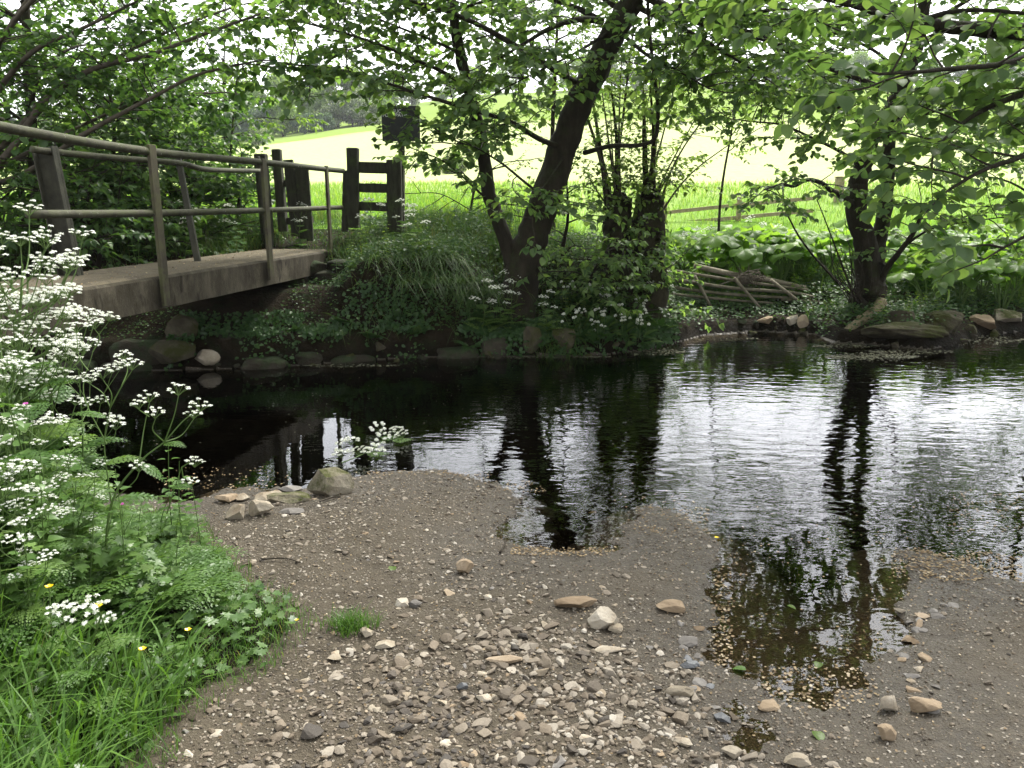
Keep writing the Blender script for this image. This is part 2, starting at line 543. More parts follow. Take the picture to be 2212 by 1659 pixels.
M['greystone'] = solid("grey_stone", [(.25, (.085, .076, .066)), (.5, (.145, .134, .12)), (.8, (.24, .225, .2))], 9, .85, .5, 26, .25, use_var=.3, dist=.012)
M['slate'] = solid("dark_slate", [(.25, (.05, .052, .055)), (.7, (.12, .125, .13))], 12, .6, .4, 30, .4, dist=.006)
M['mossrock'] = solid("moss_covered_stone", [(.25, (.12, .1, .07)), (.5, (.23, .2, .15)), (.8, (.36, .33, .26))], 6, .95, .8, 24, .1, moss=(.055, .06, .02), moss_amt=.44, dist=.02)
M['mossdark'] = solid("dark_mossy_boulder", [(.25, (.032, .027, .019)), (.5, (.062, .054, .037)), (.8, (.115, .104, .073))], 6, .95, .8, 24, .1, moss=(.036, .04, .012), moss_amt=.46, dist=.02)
M['sign'] = solid("black_sign_board", [(.3, (.014, .015, .014)), (.7, (.028, .03, .027))], 12, .6, .1, 40, .3)
M['letter'] = solid("white_letter_paint", [(.3, (.75, .77, .72)), (.7, (.85, .86, .82))], 20, .7, 0)
M['yellowpaint'] = solid("yellow_paint", [(.3, (.5, .42, .1)), (.7, (.6, .5, .14))], 20, .7, 0)


def pebble_mat():
    m, nt, out = mat("gravel_stone")
    at = nd(nt, "ShaderNodeAttribute", attribute_name="var")
    col = ramp(nt, at.outputs["Fac"], [(0, (.03, .025, .018)), (.25, (.066, .053, .037)), (.45, (.13, .103, .07)), (.65, (.195, .166, .124)), (.85, (.3, .27, .215)), (1, (.43, .4, .34))])
    n1 = noise(nt, 60, 4, obj_vec(nt))
    col = mixc(nt, mathn(nt, 'MULTIPLY', n1, .7), col, (.2, .165, .12), 'MULTIPLY')
    col = mixc(nt, .35, col, ramp(nt, at.outputs["Fac"], [(0, (.05, .04, .03)), (.4, (.17, .13, .085)), (1, (.38, .34, .28))]))
    b = nd(nt, "ShaderNodeBsdfPrincipled", Roughness=.8)
    nt.links.new(col, b.inputs["Base Color"])
    bp = nd(nt, "ShaderNodeBump", Strength=.4, Distance=.004)
    nt.links.new(noise(nt, 130, 3, obj_vec(nt)), bp.inputs["Height"]); nt.links.new(bp.outputs[0], b.inputs["Normal"])
    nt.links.new(b.outputs[0], out.inputs[0])
    return m


def ground_mat():
    """Mud and grit of the ford: wet and smooth close to the water level, grittier higher up; bank soil on the far side."""
    m, nt, out = mat("muddy_ford")
    pos = obj_vec(nt)
    sx = nd(nt, "ShaderNodeSeparateXYZ"); nt.links.new(pos, sx.inputs[0])
    n1 = noise(nt, 1.6, 6, pos, .6); n2 = noise(nt, 22, 5, pos, .7); n3 = noise(nt, 90, 3, pos, .6)
    col = ramp(nt, n2, [(.25, (.023, .018, .011)), (.5, (.054, .0435, .028)), (.75, (.098, .08, .053))])
    col = mixc(nt, ramp(nt, n1, [(.4, (0, 0, 0)), (.62, (1, 1, 1))]), col, mixc(nt, n2, (.086, .07, .047), (.052, .0425, .028)))
    vo = nd(nt, "ShaderNodeTexVoronoi", Scale=60.0); nt.links.new(pos, vo.inputs["Vector"])
    vs = nd(nt, "ShaderNodeSeparateColor"); nt.links.new(vo.outputs["Color"], vs.inputs[0])
    grit = mathn(nt, 'MULTIPLY', ramp(nt, vo.outputs["Distance"], [(.26, (1, 1, 1)), (.4, (0, 0, 0))]), ramp(nt, vs.outputs[0], [(.72, (0, 0, 0)), (.78, (1, 1, 1))]))
    col = mixc(nt, grit, col, mixc(nt, vs.outputs[1], (.13, .1, .065), (.3, .27, .22)))
    wet = ramp(nt, mathn(nt, 'ADD', sx.outputs[2], mathn(nt, 'MULTIPLY', mathn(nt, 'SUBTRACT', n1, .5), .06)), [(.0, (1, 1, 1)), (.05, (0, 0, 0))])
    col = mixc(nt, mathn(nt, 'MULTIPLY', wet, .45), col, (.03, .024, .017))
    depth_dark = ramp(nt, mathn(nt, 'ADD', mathn(nt, 'MULTIPLY', sx.outputs[2], -4.0), mathn(nt, 'MULTIPLY', mathn(nt, 'SUBTRACT', n1, .5), .25)), [(.08, (0, 0, 0)), (.4, (1, 1, 1))])
    col = mixc(nt, depth_dark, col, (.0035, .003, .002))      # bed blackened with depth: light lost in the water, painted in
    b = nd(nt, "ShaderNodeBsdfPrincipled")
    nt.links.new(col, b.inputs["Base Color"])
    nt.links.new(mathn(nt, 'MULTIPLY', mathn(nt, 'SUBTRACT', 1.0, depth_dark), .3), b.inputs["Specular IOR Level"])
    rg = mathn(nt, 'SUBTRACT', .88, mathn(nt, 'MULTIPLY', wet, .5))
    nt.links.new(rg, b.inputs["Roughness"])
    h = mathn(nt, 'ADD', mathn(nt, 'ADD', n2, mathn(nt, 'MULTIPLY', n3, .5)), mathn(nt, 'MULTIPLY', grit, .5))
    bp = nd(nt, "ShaderNodeBump", Strength=1.0, Distance=.02)
    nt.links.new(h, bp.inputs["Height"]); nt.links.new(bp.outputs[0], b.inputs["Normal"])
    nt.links.new(b.outputs[0], out.inputs[0])
    return m


def soil_mat():
    """Bank earth: crumbly and mossy above, blackened just over the waterline for wetness and painted overhang shade."""
    m, nt, out = mat("bank_soil")
    pos = obj_vec(nt)
    sx = nd(nt, "ShaderNodeSeparateXYZ"); nt.links.new(pos, sx.inputs[0])
    n1 = noise(nt, 6, 6, pos, .65); n2 = noise(nt, 24, 5, pos, .7)
    col = ramp(nt, n1, [(.3, (.011, .0085, .005)), (.6, (.026, .02, .0125)), (.85, (.05, .04, .026))])
    moss = ramp(nt, noise(nt, 4.5, 5, pos, .7), [(.5, (0, 0, 0)), (.68, (1, 1, 1))])
    col = mixc(nt, moss, col, (.014, .021, .008))
    wet = ramp(nt, mathn(nt, 'ADD', sx.outputs[2], mathn(nt, 'MULTIPLY', mathn(nt, 'SUBTRACT', n1, .5), .16)), [(.06, (1, 1, 1)), (.2, (0, 0, 0))])
    col = mixc(nt, mathn(nt, 'MULTIPLY', wet, .75), col, (.008, .0065, .0045))  # low strip darkened: damp earth plus the overhang's shade put into the colour
    b = nd(nt, "ShaderNodeBsdfPrincipled")
    nt.links.new(col, b.inputs["Base Color"])
    nt.links.new(mathn(nt, 'SUBTRACT', .97, mathn(nt, 'MULTIPLY', wet, .15)), b.inputs["Roughness"])
    b.inputs["Specular IOR Level"].default_value = .06
    bp = nd(nt, "ShaderNodeBump", Strength=1.0, Distance=.04)
    nt.links.new(mathn(nt, 'ADD', n2, n1), bp.inputs["Height"]); nt.links.new(bp.outputs[0], b.inputs["Normal"])
    nt.links.new(b.outputs[0], out.inputs[0])
    return m


def field_mat():
    m, nt, out = mat("meadow_grass")
    pos = obj_vec(nt)
    sx = nd(nt, "ShaderNodeSeparateXYZ"); nt.links.new(pos, sx.inputs[0])
    n1 = noise(nt, .06, 6, pos, .65); n2 = noise(nt, 2.5, 5, pos, .7); n4 = noise(nt, .012, 3, pos, .5)
    green = ramp(nt, n2, [(.3, (.085, .17, .025)), (.7, (.14, .245, .04))])
    yel = ramp(nt, n2, [(.3, (.28, .33, .135)), (.7, (.38, .415, .21))])
    f = mathn(nt, 'ADD', mathn(nt, 'MULTIPLY', sx.outputs[1], .028), mathn(nt, 'MULTIPLY', mathn(nt, 'SUBTRACT', n1, .5), 1.1))
    f = ramp(nt, f, [(.62, (0, 0, 0)), (.98, (1, 1, 1))])
    far = ramp(nt, mathn(nt, 'MULTIPLY', sx.outputs[1], .002), [(.235, (0, 0, 0)), (.25, (1, 1, 1))])
    col = mixc(nt, f, green, yel)
    col = mixc(nt, far, col, mixc(nt, n1, (.12, .19, .04), (.2, .26, .07)))
    b = nd(nt, "ShaderNodeBsdfDiffuse")
    nt.links.new(col, b.inputs["Color"])
    nt.links.new(b.outputs[0], out.inputs[0])
    return m


def water_mat():
    m, nt, out = mat("stream_water")
    pos = obj_vec(nt)
    sx = nd(nt, "ShaderNodeSeparateXYZ"); nt.links.new(pos, sx.inputs[0])
    mp = nd(nt, "ShaderNodeMapping"); mp.inputs["Scale"].default_value = (1.0, 1.9, 1); mp.inputs["Rotation"].default_value = (0, 0, R(8))
    nt.links.new(pos, mp.inputs["Vector"])
    a = noise(nt, 4.2, 1.5, mp.outputs[0], .45)
    b_ = noise(nt, 11.0, 1.5, mp.outputs[0], .5)
    # the riffle runs in the open middle and on the right; the pools near the shore and under the bridge lie stiller
    rx = ramp(nt, mathn(nt, 'ADD', mathn(nt, 'MULTIPLY', sx.outputs[0], .12), .5), [(.36, (.22,) * 3), (.56, (1, 1, 1))])
    ry = ramp(nt, mathn(nt, 'MULTIPLY', sx.outputs[1], .1), [(.36, (.16,) * 3), (.48, (1, 1, 1))])
    amp = mathn(nt, 'MULTIPLY', rx, ry)
    h = mathn(nt, 'MULTIPLY', mathn(nt, 'ADD', a, mathn(nt, 'MULTIPLY', b_, .3)), amp)
    bp = nd(nt, "ShaderNodeBump", Strength=1.0, Distance=.0052)
    nt.links.new(h, bp.inputs["Height"])
    gl = nd(nt, "ShaderNodeBsdfGlossy", Roughness=.015); gl.inputs["Color"].default_value = (.96, .97, 1, 1)
    tr = nd(nt, "ShaderNodeBsdfTransparent"); tr.inputs["Color"].default_value = (.66, .6, .47, 1)
    nt.links.new(bp.outputs[0], gl.inputs["Normal"])
    fr = nd(nt, "ShaderNodeFresnel", IOR=1.333); nt.links.new(bp.outputs[0], fr.inputs["Normal"])
    mx = nd(nt, "ShaderNodeMixShader")
    nt.links.new(fr.outputs[0], mx.inputs[0]); nt.links.new(tr.outputs[0], mx.inputs[1]); nt.links.new(gl.outputs[0], mx.inputs[2])
    nt.links.new(mx.outputs[0], out.inputs[0])
    return m


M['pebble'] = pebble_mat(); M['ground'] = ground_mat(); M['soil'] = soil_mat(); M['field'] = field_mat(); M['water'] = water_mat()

# ------------------------------------------------------------------ terrain
NEAR_PX = [(-250, 1075), (150, 1062), (430, 1092), (470, 1062), (640, 1062), (760, 1032), (850, 1020), (960, 1020), (1060, 1040), (1100, 1062), (1108, 1085), (1085, 1120),
           (1070, 1165), (1110, 1185), (1180, 1200), (1245, 1203), (1330, 1183), (1372, 1112), (1400, 1098), (1480, 1112), (1530, 1160), (1560, 1215), (1555, 1280),
           (1558, 1350), (1575, 1420), (1640, 1470), (1700, 1520), (1790, 1540), (1870, 1470), (1910, 1410), (1938, 1350), (1955, 1240), (1935, 1190), (2000, 1190),
           (2100, 1232), (2212, 1272), (2420, 1290)]
FAR_PX = [(-500, 815), (100, 802), (430, 800), (640, 790), (850, 775), (1000, 770), (1150, 770), (1300, 768), (1400, 755), (1480, 735), (1520, 724), (1640, 716), (1760, 722),
          (1800, 741), (1900, 746), (2000, 756), (2060, 746), (2130, 724), (2212, 716), (2500, 705)]
near_sh = np.array([Z(x, y)[:2] for x, y in NEAR_PX])
far_sh = np.array([Z(x, y)[:2] for x, y in FAR_PX])
near_sh = np.vstack([[-40, 4.9], [-12, 4.9], near_sh, [5.5, 3.6], [9, 4.2], [14, 5.0], [60, 6.0]])
far_sh = np.vstack([[-40, 8.7], [-12, 8.6], far_sh, [12, 11.5], [60, 12.5]])
WATER_POLY = np.vstack([near_sh, far_sh[::-1]])
BANK_PX = [(330, 1660), (420, 1545), (500, 1480), (600, 1430), (665, 1375), (690, 1325), (660, 1296), (570, 1245), (470, 1175), (425, 1110), (330, 1080), (150, 1075), (-300, 1080)]
bank = np.array([Z(x, y, .1)[:2] for x, y in BANK_PX])
BANK_POLY = np.vstack([[-.78, 1.2], [-.72, -2], bank[0:1], bank, [-40, 4.8], [-40, -2], [-.72, -2]])
BANK_POLY = np.vstack([[-.8, -3], bank, [-40, 4.8], [-40, -3]])


def sdist(poly, x, y):
    """Signed distance to a closed polygon: negative inside."""
    x = np.asarray(x, float).ravel(); y = np.asarray(y, float).ravel()
    out = np.full(len(x), 1e9); ins = np.zeros(len(x), bool)
    n = len(poly)
    for i in range(n):
        a, b = poly[i], poly[(i + 1) % n]
        d = b - a; L = d @ d
        if L < 1e-12: continue
        t = np.clip(((x - a[0]) * d[0] + (y - a[1]) * d[1]) / L, 0, 1)
        out = np.minimum(out, (x - a[0] - t * d[0]) ** 2 + (y - a[1] - t * d[1]) ** 2)
        c = (a[1] > y) != (b[1] > y)
        if abs(d[1]) > 1e-12:
            ins ^= c & (x < d[0] * (y - a[1]) / d[1] + a[0])
    out = np.sqrt(out)
    return np.where(ins, -out, out)


def field_h(x, y):
    q = np.maximum(y - 11, 0)
    tilt = np.clip(1 + .014 * np.minimum(x + 4, 0), .15, 1)
    q2 = np.minimum(q, 118)
    h = 1.32 + .036 * q2 + .00063 * q2 * q2 * tilt
    far = np.maximum(q - 118, 0)
    h = h + (.15 + .02 * smooth(x / 60)) * np.minimum(far, 135) + .02 * np.maximum(far - 135, 0)
    h = h - 1.25 * np.exp(-((y - 17) / 7.0) ** 2) * smooth((x - .2) / 2.2)
    h = h + (fbm(x * .05, y * .05, 31) * 1.2) * smooth((y - 25) / 40) + fbm(x * .5, y * .5, 5) * .12
    h = h + (fbm(x * .006, y * .004, 77) * 14) * smooth((y - 200) / 200)
    return np.where(y > 700, np.minimum(h, 60 - (y - 700) * .05), h)


def H(x, y):
    shp = np.shape(x)
    x = np.asarray(x, float).ravel(); y = np.asarray(y, float).ravel()
    w = sdist(WATER_POLY, x, y)
    yf = np.interp(x, far_sh[:, 0], far_sh[:, 1])
    isfar = y > yf - .25
    wj = w + (fbm(x * 6, y * 6, 3) * .20 + fbm(x * 19, y * 19, 13) * .07 + fbm(x * 1.7, y * 1.7, 9) * .12) * (~isfar)
    # bed
    bed = -.004 - .34 * (1 - np.exp(-np.maximum(-wj, 0) / 1.2)) * smooth((y - 2.7) / 1.8) - .085 * (1 - np.exp(-np.maximum(-wj, 0) / .5)) + fbm(x * 14, y * 14, 29) * .012 * smooth(-wj / .05)
    bed = bed - .3 * smooth((y - 5.3) / .9) * smooth(-wj / .22)
    # near side
    d = np.maximum(wj, 0)
    nearz = .004 + .092 * (1 - np.exp(-d / 1.05)) + fbm(x * 3, y * 3, 21) * .03 + fbm(x * 11, y * 11, 22) * .018 + fbm(x * 34, y * 34, 23) * .009
    nearz = nearz - .025 * np.exp(-((x - (.75 - .05 * (y - 2))) / .16) ** 2) * smooth((3.4 - y) / 1)
    b = np.maximum(-sdist(BANK_POLY, x, y), 0)
    nearz = nearz + .78 * smooth((b - .05) / 1.9) * (1 + .3 * fbm(x * 1.5, y * 1.5, 41))
    # far side
    t = np.maximum(w, 0)
    nz = fbm(x * 2.2, y * 2.2, 51) * .18
    wallp = .3 * smooth((t - .02) / .12) + .44 * smooth((t - .1) / .8) + .34 * smooth((t - 1.6) / .4)
    steep = .3 * smooth((t - .02) / .1) + .78 * smooth((t - .13) / .55)
    ws = smooth((x + 2.15) / .5)
    wallp = wallp * (1 - ws) + steep * ws
    mid = .2 * smooth(t / .15) + .85 * smooth((t - .05) / 1.9)
    rgt = .16 * smooth(t / .15) + .62 * smooth((t - .2) / 3.4)
    a1 = smooth((x + .75) / .7); a2 = smooth((x - 1.75) / .8)
    prof = wallp * (1 - a1) + (mid * (1 - a2) + rgt * a2) * a1 + nz * smooth(t / .4) * (.35 + .65 * a1)
    k = smooth((y - np.where(x < 0, 10.9, 12.5)) / 2.0)
    farz = prof * (1 - k) + field_h(x, y) * k
    farz = np.maximum(farz, .01 * (t > 0))
    z = np.where(w < 0, np.where(isfar, np.minimum(bed, -.05), np.where(wj < 0, bed, np.minimum(nearz, .012 + .05 * np.maximum(wj, 0)))), np.where(isfar, farz, np.where(wj > 0, nearz, bed)))
    return z.reshape(shp)


def h1(x, y):
    return float(H(np.array([x]), np.array([y]))[0])


def axis(parts):
    return np.concatenate([np.arange(a, b, s) for a, b, s in parts] + [[parts[-1][1]]])


gx = axis([(-420, -60, 12), (-60, -14, 2.0), (-14, -5, .25), (-5, 5.2, .022), (5.2, 14, .2), (14, 60, 2.0), (60, 420, 12)])
gy = axis([(-3, 1.6, .15), (1.6, 5.4, .02), (5.4, 12.4, .045), (12.4, 20, .2), (20, 60, 1.2), (60, 160, 2.5), (160, 900, 12)])
GX, GY = np.meshgrid(gx, gy)
GZ = H(GX, GY)
nxg, nyg = len(gx), len(gy)
idx = np.arange(nxg * nyg).reshape(nyg, nxg)
quads = np.stack([idx[:-1, :-1], idx[:-1, 1:], idx[1:, 1:], idx[1:, :-1]], -1)
VV = np.stack([GX, GY, GZ], -1).reshape(-1, 3)
split = np.searchsorted(gy, 12.4)


def sub_grid(name, r0, r1, mats, pick=None):
    g = Geo()
    v = VV.reshape(nyg, nxg, 3)[r0:r1 + 1]
    q = np.stack([idx[:r1 - r0, :-1], idx[:r1 - r0, 1:], idx[1:r1 - r0 + 1, 1:], idx[1:r1 - r0 + 1, :-1]], -1).reshape(-1, 4)
    g.add(v.reshape(-1, 3), q)
    o = build(name, g, mats)
    if pick is not None:
        c = v[:-1, :-1].reshape(-1, 3)
        o.data.polygons.foreach_set("material_index", pick(c).astype(np.int32))
    return tag(o, kind="structure")


def ground_pick(c):
    yf = np.interp(c[:, 0], far_sh[:, 0], far_sh[:, 1])
    return np.where((c[:, 1] > yf) | (sdist(BANK_POLY, c[:, 0], c[:, 1]) < -.12), 1, 0)


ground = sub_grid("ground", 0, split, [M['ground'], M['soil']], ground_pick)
field = sub_grid("field", split, nyg - 1, [M['field']])

g = Geo()
wx, wy = np.linspace(-40, 60, 60), np.linspace(1.5, 13.5, 20)
WX, WY = np.meshgrid(wx, wy)
wi = np.arange(WX.size).reshape(WX.shape)
g.add(np.stack([WX, WY, np.zeros_like(WX)], -1), np.stack([wi[:-1, :-1], wi[:-1, 1:], wi[1:, 1:], wi[1:, :-1]], -1).reshape(-1, 4))
wob = build("water", g, M['water'])
tag(wob, kind="structure")


def scatter(n, x0, x1, y0, y1, dens=None):
    x = RNG.uniform(x0, x1, n); y = RNG.uniform(y0, y1, n)
    if dens is not None:
        k = RNG.random(n) < dens(x, y)
        x, y = x[k], y[k]
    return x, y


# ------------------------------------------------------------------ footbridge
def bridge():
    # deck edge nearer the camera runs from A (near bank) to B (far bank)
    zt = 1.1
    B = P(712, 541, 10.9); B[2] = zt
    A0 = P(345, 594, 7.0); A0[2] = zt
    dv = (B - A0); dv /= np.linalg.norm(dv)
    A = A0 - dv * 3.0
    side = np.array([-dv[1], dv[0], 0])       # towards the far (left) edge
    W = .92
    t = thing("footbridge", "narrow concrete footbridge with tubular steel railings spanning the stream", "footbridge", tuple(A))
    g = Geo()
    L = np.linalg.norm(B - A)
    # slab
    n = 40
    us = np.linspace(0, L, n + 1)
    prof = [(0, -.27), (0, -.02), (.02, 0.0), (.3, .012), (.6, .012), (W - .02, 0), (W, -.02), (W, -.27)]
    v = []
    for u in us:
        for (s, z) in prof:
            p = A + dv * u + side * s
            v.append((p[0], p[1], zt + z + random.uniform(-.002, .002)))
    k = len(prof)
    i = np.arange(n)[:, None] * k; j = np.arange(k)[None]; jj = (j + 1) % k
    f = np.stack([i + j, i + k + j, i + k + jj, i + jj], -1).reshape(-1, 4)
    g.add(v, [f, np.arange(k)[None, :], (n * k + np.arange(k))[None, ::-1]])
    build("slab", g, M['concrete'], t, smooth_=False)
    g = Geo()
    gx_ = np.linspace(0, L, 220); gs = np.linspace(.035, W - .035, 24)
    U, S = np.meshgrid(gx_, gs)
    top = A[None, None] + dv * U[..., None] + side * S[..., None]
    edge = np.minimum(S - .035, W - .035 - S)
    top[..., 2] = zt + .014 + .010 * vnoise(U * 30, S * 30, 4) * smooth(edge / .05) - .014 * (edge < .001)
    ii = np.arange(U.size).reshape(U.shape)
    g.add(top, np.stack([ii[:-1, :-1], ii[:-1, 1:], ii[1:, 1:], ii[1:, :-1]], -1).reshape(-1, 4))
    build("deck_surface", g, M['deck'], t)
    n = -side
    # near-side posts: flat bars bolted over the slab edge
    for (x, yt, yb, Y, w) in ((345, 312, 660, 7.0, .1), (575, 343, 604, 9.05, .1), (715, 358, 545, 10.85, .075)):
        u = (Y - A[1]) / dv[1]
        c = A + dv * u + n * .035
        lo = c.copy(); hi = c.copy()
        lo[2] = P(x, yb, Y)[2]; hi[2] = P(x, yt, Y)[2]
        hi = hi + n * -.01
        g = Geo()
        box(g, lo, hi, .03, w, up=tuple(dv), nz=.001, bev=.004)
        po = build("post", g, M['rail_post'], t, smooth_=False)
        for zz in (lo[2] + .07, lo[2] + .19):
            g = Geo()
            q = np.array([c[0], c[1], zz]) + n * .012
            tube(g, [q, q + n * .018], .012, 6, cap=True)
            build("bolt", g, M['rail_dark'], po, smooth_=False)
    def railing(px, name, r, matl, off, seg=10):
        pts = []
        for (x, y, Y) in px:
            u = (Y - A[1]) / dv[1]
            c = A + dv * u + off
            pts.append((c[0], c[1], P(x, y, Y)[2]))
        pts = catmull(pts, 8)
        g = Geo(); tube(g, pts, r, seg, cap=True, rough=.03)
        return build(name, g, matl, t), pts
    o_near = n * .005
    top_px = [(-260, 238, 4.95), (0, 278, 5.5), (345, 327, 7.0), (575, 350, 9.05), (715, 365, 10.85), (752, 369, 11.5)]
    mid_px = [(10, 463, 5.55), (345, 460, 7.0), (575, 454, 9.05), (715, 449, 10.85), (748, 448, 11.4)]
    tr, tp = railing(top_px, "top_rail", .034, M['rail'], o_near)
    mr, mp_ = railing(mid_px, "mid_rail", .03, M['rail'], o_near)
    def clamps(rail, pts, ys, r, mt):
        for y in ys:
            kk = int(np.argmin(abs(pts[:, 1] - y)))
            p = pts[kk]; d = pts[min(kk + 1, len(pts) - 1)] - pts[max(kk - 1, 0)]; d /= np.linalg.norm(d)
            g = Geo(); tube(g, [p - d * .035, p - d * .033, p + d * .033, p + d * .035], [r - .003, r, r, r - .003], 12, cap=True)
            build("clamp", g, mt, rail)
    clamps(tr, tp, (6.72, 8.9, 9.9, 10.85), .041, M['rail'])
    clamps(tr, tp, (7.25,), .04, M['zinc'])
    clamps(mr, mp_, (6.75, 9.0, 10.8), .037, M['rail'])
    clamps(mr, mp_, (7.1,), .035, M['zinc'])
    # far-side railing, leaning outwards
    fo = side * W
    def fpt(x, y, Y):
        u = (Y - A[1]) / dv[1]
        c = A + dv * u + fo
        q = P(x, y, Y)
        return np.array([q[0], c[1], q[2]])
    for (xt, yt, xb, yb, Y, w) in ((100, 318, 158, 592, 6.9, .17), (385, 343, 428, 560, 8.6, .055), (556, 338, 580, 545, 11.2, .055)):
        g = Geo()
        a, b = P(xb, yb, Y), P(xt, yt, Y)
        a[2] = min(a[2], zt - .05)
        if w > .1:      # broad channel-section post
            box(g, a, b, .17, .035, up=(0, 1, 0), nz=.002, bev=.006)
            d = (b - a) / np.linalg.norm(b - a); sd = np.cross(d, [0, 1, 0])
            for s_ in (-.078, .078):
                box(g, a + sd * s_ + [0, -.049, 0], b + sd * s_ + [0, -.049, 0], .012, .06, up=(0, 1, 0), bev=.003)
        else:
            box(g, a, b, w, w, up=(0, 1, 0), nz=.002, bev=.006)
        build("post", g, M['rail_dark'], t, smooth_=False)
    pts = catmull([P(68, 322, 6.72), P(105, 327, 6.87), P(240, 340, 7.6), P(385, 352, 8.55), P(450, 366, 9.3), P(565, 369, 11.1)], 8)
    g = Geo(); tube(g, pts, .028, 10, cap=True, rough=.03)
    fr = build("top_rail", g, M['rail'], t)
    clamps(fr, pts, (6.8,), .04, M['zinc'])
    return A, dv, side, W


BR_A, BR_D, BR_S, BR_W = bridge()


# ------------------------------------------------------------------ abutment wall of rough blocks
def blocks(g, rows, rng):
    """Rows of irregular stones laid along the far shore."""
    for (x0, x1, z0, z1, off, len_rng, dep) in rows:
        x = x0
        while x < x1:
            L = rng.uniform(*len_rng)
            xm = x + L / 2
            yf = np.interp(xm, far_sh[:, 0], far_sh[:, 1])
            yn = np.interp(xm + .1, far_sh[:, 0], far_sh[:, 1])
            ang = math.atan2(yn - yf, .1)
            v, f = rock_shape(3, rng, 3, .8, .98, .05)
            # square the lump into a block
            v = np.sign(v) * np.abs(v) ** rng.uniform(.5, .75)
            v = v / np.abs(v).max(0)
            v *= 1 + (vnoise(v[:, 0] * 2.5 + x * 9, v[:, 2] * 2.5 + v[:, 1], 5) - .5)[:, None] * .2
            hz = (z1 - z0) * rng.uniform(.8, 1.35)
            v = v * np.array([L / 2 * .97, dep / 2, hz / 2])
            c, s = math.cos(ang + rng.normal() * .04), math.sin(ang)
            v = np.stack([v[:, 0] * c - v[:, 1] * s, v[:, 0] * s + v[:, 1] * c, v[:, 2]], 1)
            v += np.array([xm, yf + off + rng.normal() * .06 + dep / 2, (z0 + z1) / 2 + rng.normal() * .03])
            g.add(v, f, rng.random())
            x += L


rng = np.random.default_rng(3)
g = Geo()
blocks(g, [(-6.5, -.2, -.16, .1, -.03, (.28, .85), .34), (-6.5, -2.9, .08, .32, .07, (.3, .7), .32)], rng)
wl = build("stone_river_wall", g, M['wall'], base=(-3, 8.8, 0))
tag(wl, "low mossy wall of rough blocks along the waterline under the footbridge", "stone wall")
g = Geo()
blocks(g, [(-4.6, -2.0, .3, .58, 1.4, (.4, .75), .4), (-4.6, -1.95, .57, .84, 1.45, (.3, .6), .4), (-4.6, -2.3, .83, 1.0, 1.5, (.35, .7), .4)], rng)
wl2 = build("bridge_abutment", g, M['wall'], base=(-2.6, 9.9, .4))
tag(wl2, "dark stone abutment carrying the far end of the footbridge", "abutment")


# ------------------------------------------------------------------ old gate, stile, sign, rail fence
def timber(parent, name, a, b, w, h, up=(0, 1, 0), m='post', nz=.004):
    g = Geo(); box(g, a, b, w, h, up=up, nz=nz)
    return build(name, g, M[m], parent, smooth_=False)


def down(p, z):
    q = np.array(p, float); q[2] = z; return q


Y0 = 11.55
base = P(610, 470, 11.6); base[2] = h1(base[0], base[1])
gt = thing("wooden_gate", "broken dark wooden gate of leaning sleepers at the far end of the footbridge", "gate", tuple(base))
def lean_post(name, xt, yt, xb, yb, Y, w, h):
    a, b = P(xb, yb, Y), P(xt, yt, Y)
    return timber(gt, name, a, b, w, h)
lean_post("post", 563, 332, 580, 540, 11.4, .15, .14)
lean_post("post", 597, 322, 612, 500, 11.6, .115, .13)
lean_post("board", 622, 345, 641, 510, 11.55, .13, .05)
lean_post("board", 652, 358, 664, 520, 11.5, .17, .05)
lean_post("board", 647, 360, 655, 520, 11.6, .13, .05)
timber(gt, "rail", P(605, 397, 11.63), P(668, 393, 11.57), .05, .09, up=(0, 0, 1))
timber(gt, "rail", P(612, 478, 11.62), P(676, 474, 11.56), .05, .09, up=(0, 0, 1))

Y1 = 11.7
sb = P(810, 462, Y1); sb[2] = h1(sb[0], sb[1])
st = thing("wooden_stile", "dark three-railed wooden stile beside the footbridge, open field behind", "stile", tuple(sb))
for (xt, yt, xb, yb, w, d) in ((762, 319, 764, 492, .155, .14), (748, 368, 745, 500, .08, .1), (851, 345, 853, 500, .2, .14)):
    timber(st, "post", P(xb, yb, Y1), P(xt, yt, Y1), w, d)
timber(st, "post", P(868, 500, Y1 + .15), P(866, 352, Y1 + .15), .08, .12)
for y in (362, 406, 446):
    timber(st, "rail", P(770, y - 1, Y1 + .02), P(842, y + 1, Y1 + .02), .045, .145 if y < 400 else .12, up=(0, 0, 1))

# footpath sign on its own post behind the stile
Ys = 12.25
p0 = P(866, 420, Ys); p0[2] = h1(p0[0], p0[1])
sg = thing("footpath_sign", "black public footpath sign half hidden by leaves above the stile", "sign", tuple(p0))
timber(sg, "post", down(p0, p0[2] - .1), P(866, 240, Ys) + [0, .035, 0], .085, .06)
ca, cb = P(826, 305, Ys), P(906, 228, Ys)
g = Geo()
zc = (ca[2] + cb[2]) / 2
box(g, [ca[0], Ys, zc], [cb[0], Ys, zc], .022, abs(cb[2] - ca[2]), up=(0, 0, 1), bev=.004)
bd = build("board", g, M['sign'], sg, smooth_=False)
def lettering(txt, x, y, size, mt, parent, org):
    cu = bpy.data.curves.new("lettering", 'FONT')
    cu.body = txt; cu.size = size; cu.align_x = 'CENTER'; cu.extrude = .001
    cu.materials.append(mt)
    tmp = bpy.data.objects.new("lettering", cu)
    me = bpy.data.meshes.new_from_object(tmp)
    bpy.data.objects.remove(tmp); bpy.data.curves.remove(cu)
    o = bpy.data.objects.new("lettering", me); link(o, parent)
    q = P(x, y, Ys)
    o.location = (q[0] - org[0], Ys - .0125 - org[1], q[2] - org[2])
    o.rotation_euler = (R(90), 0, 0)
    return o
bd["_org"] = sg["_org"]
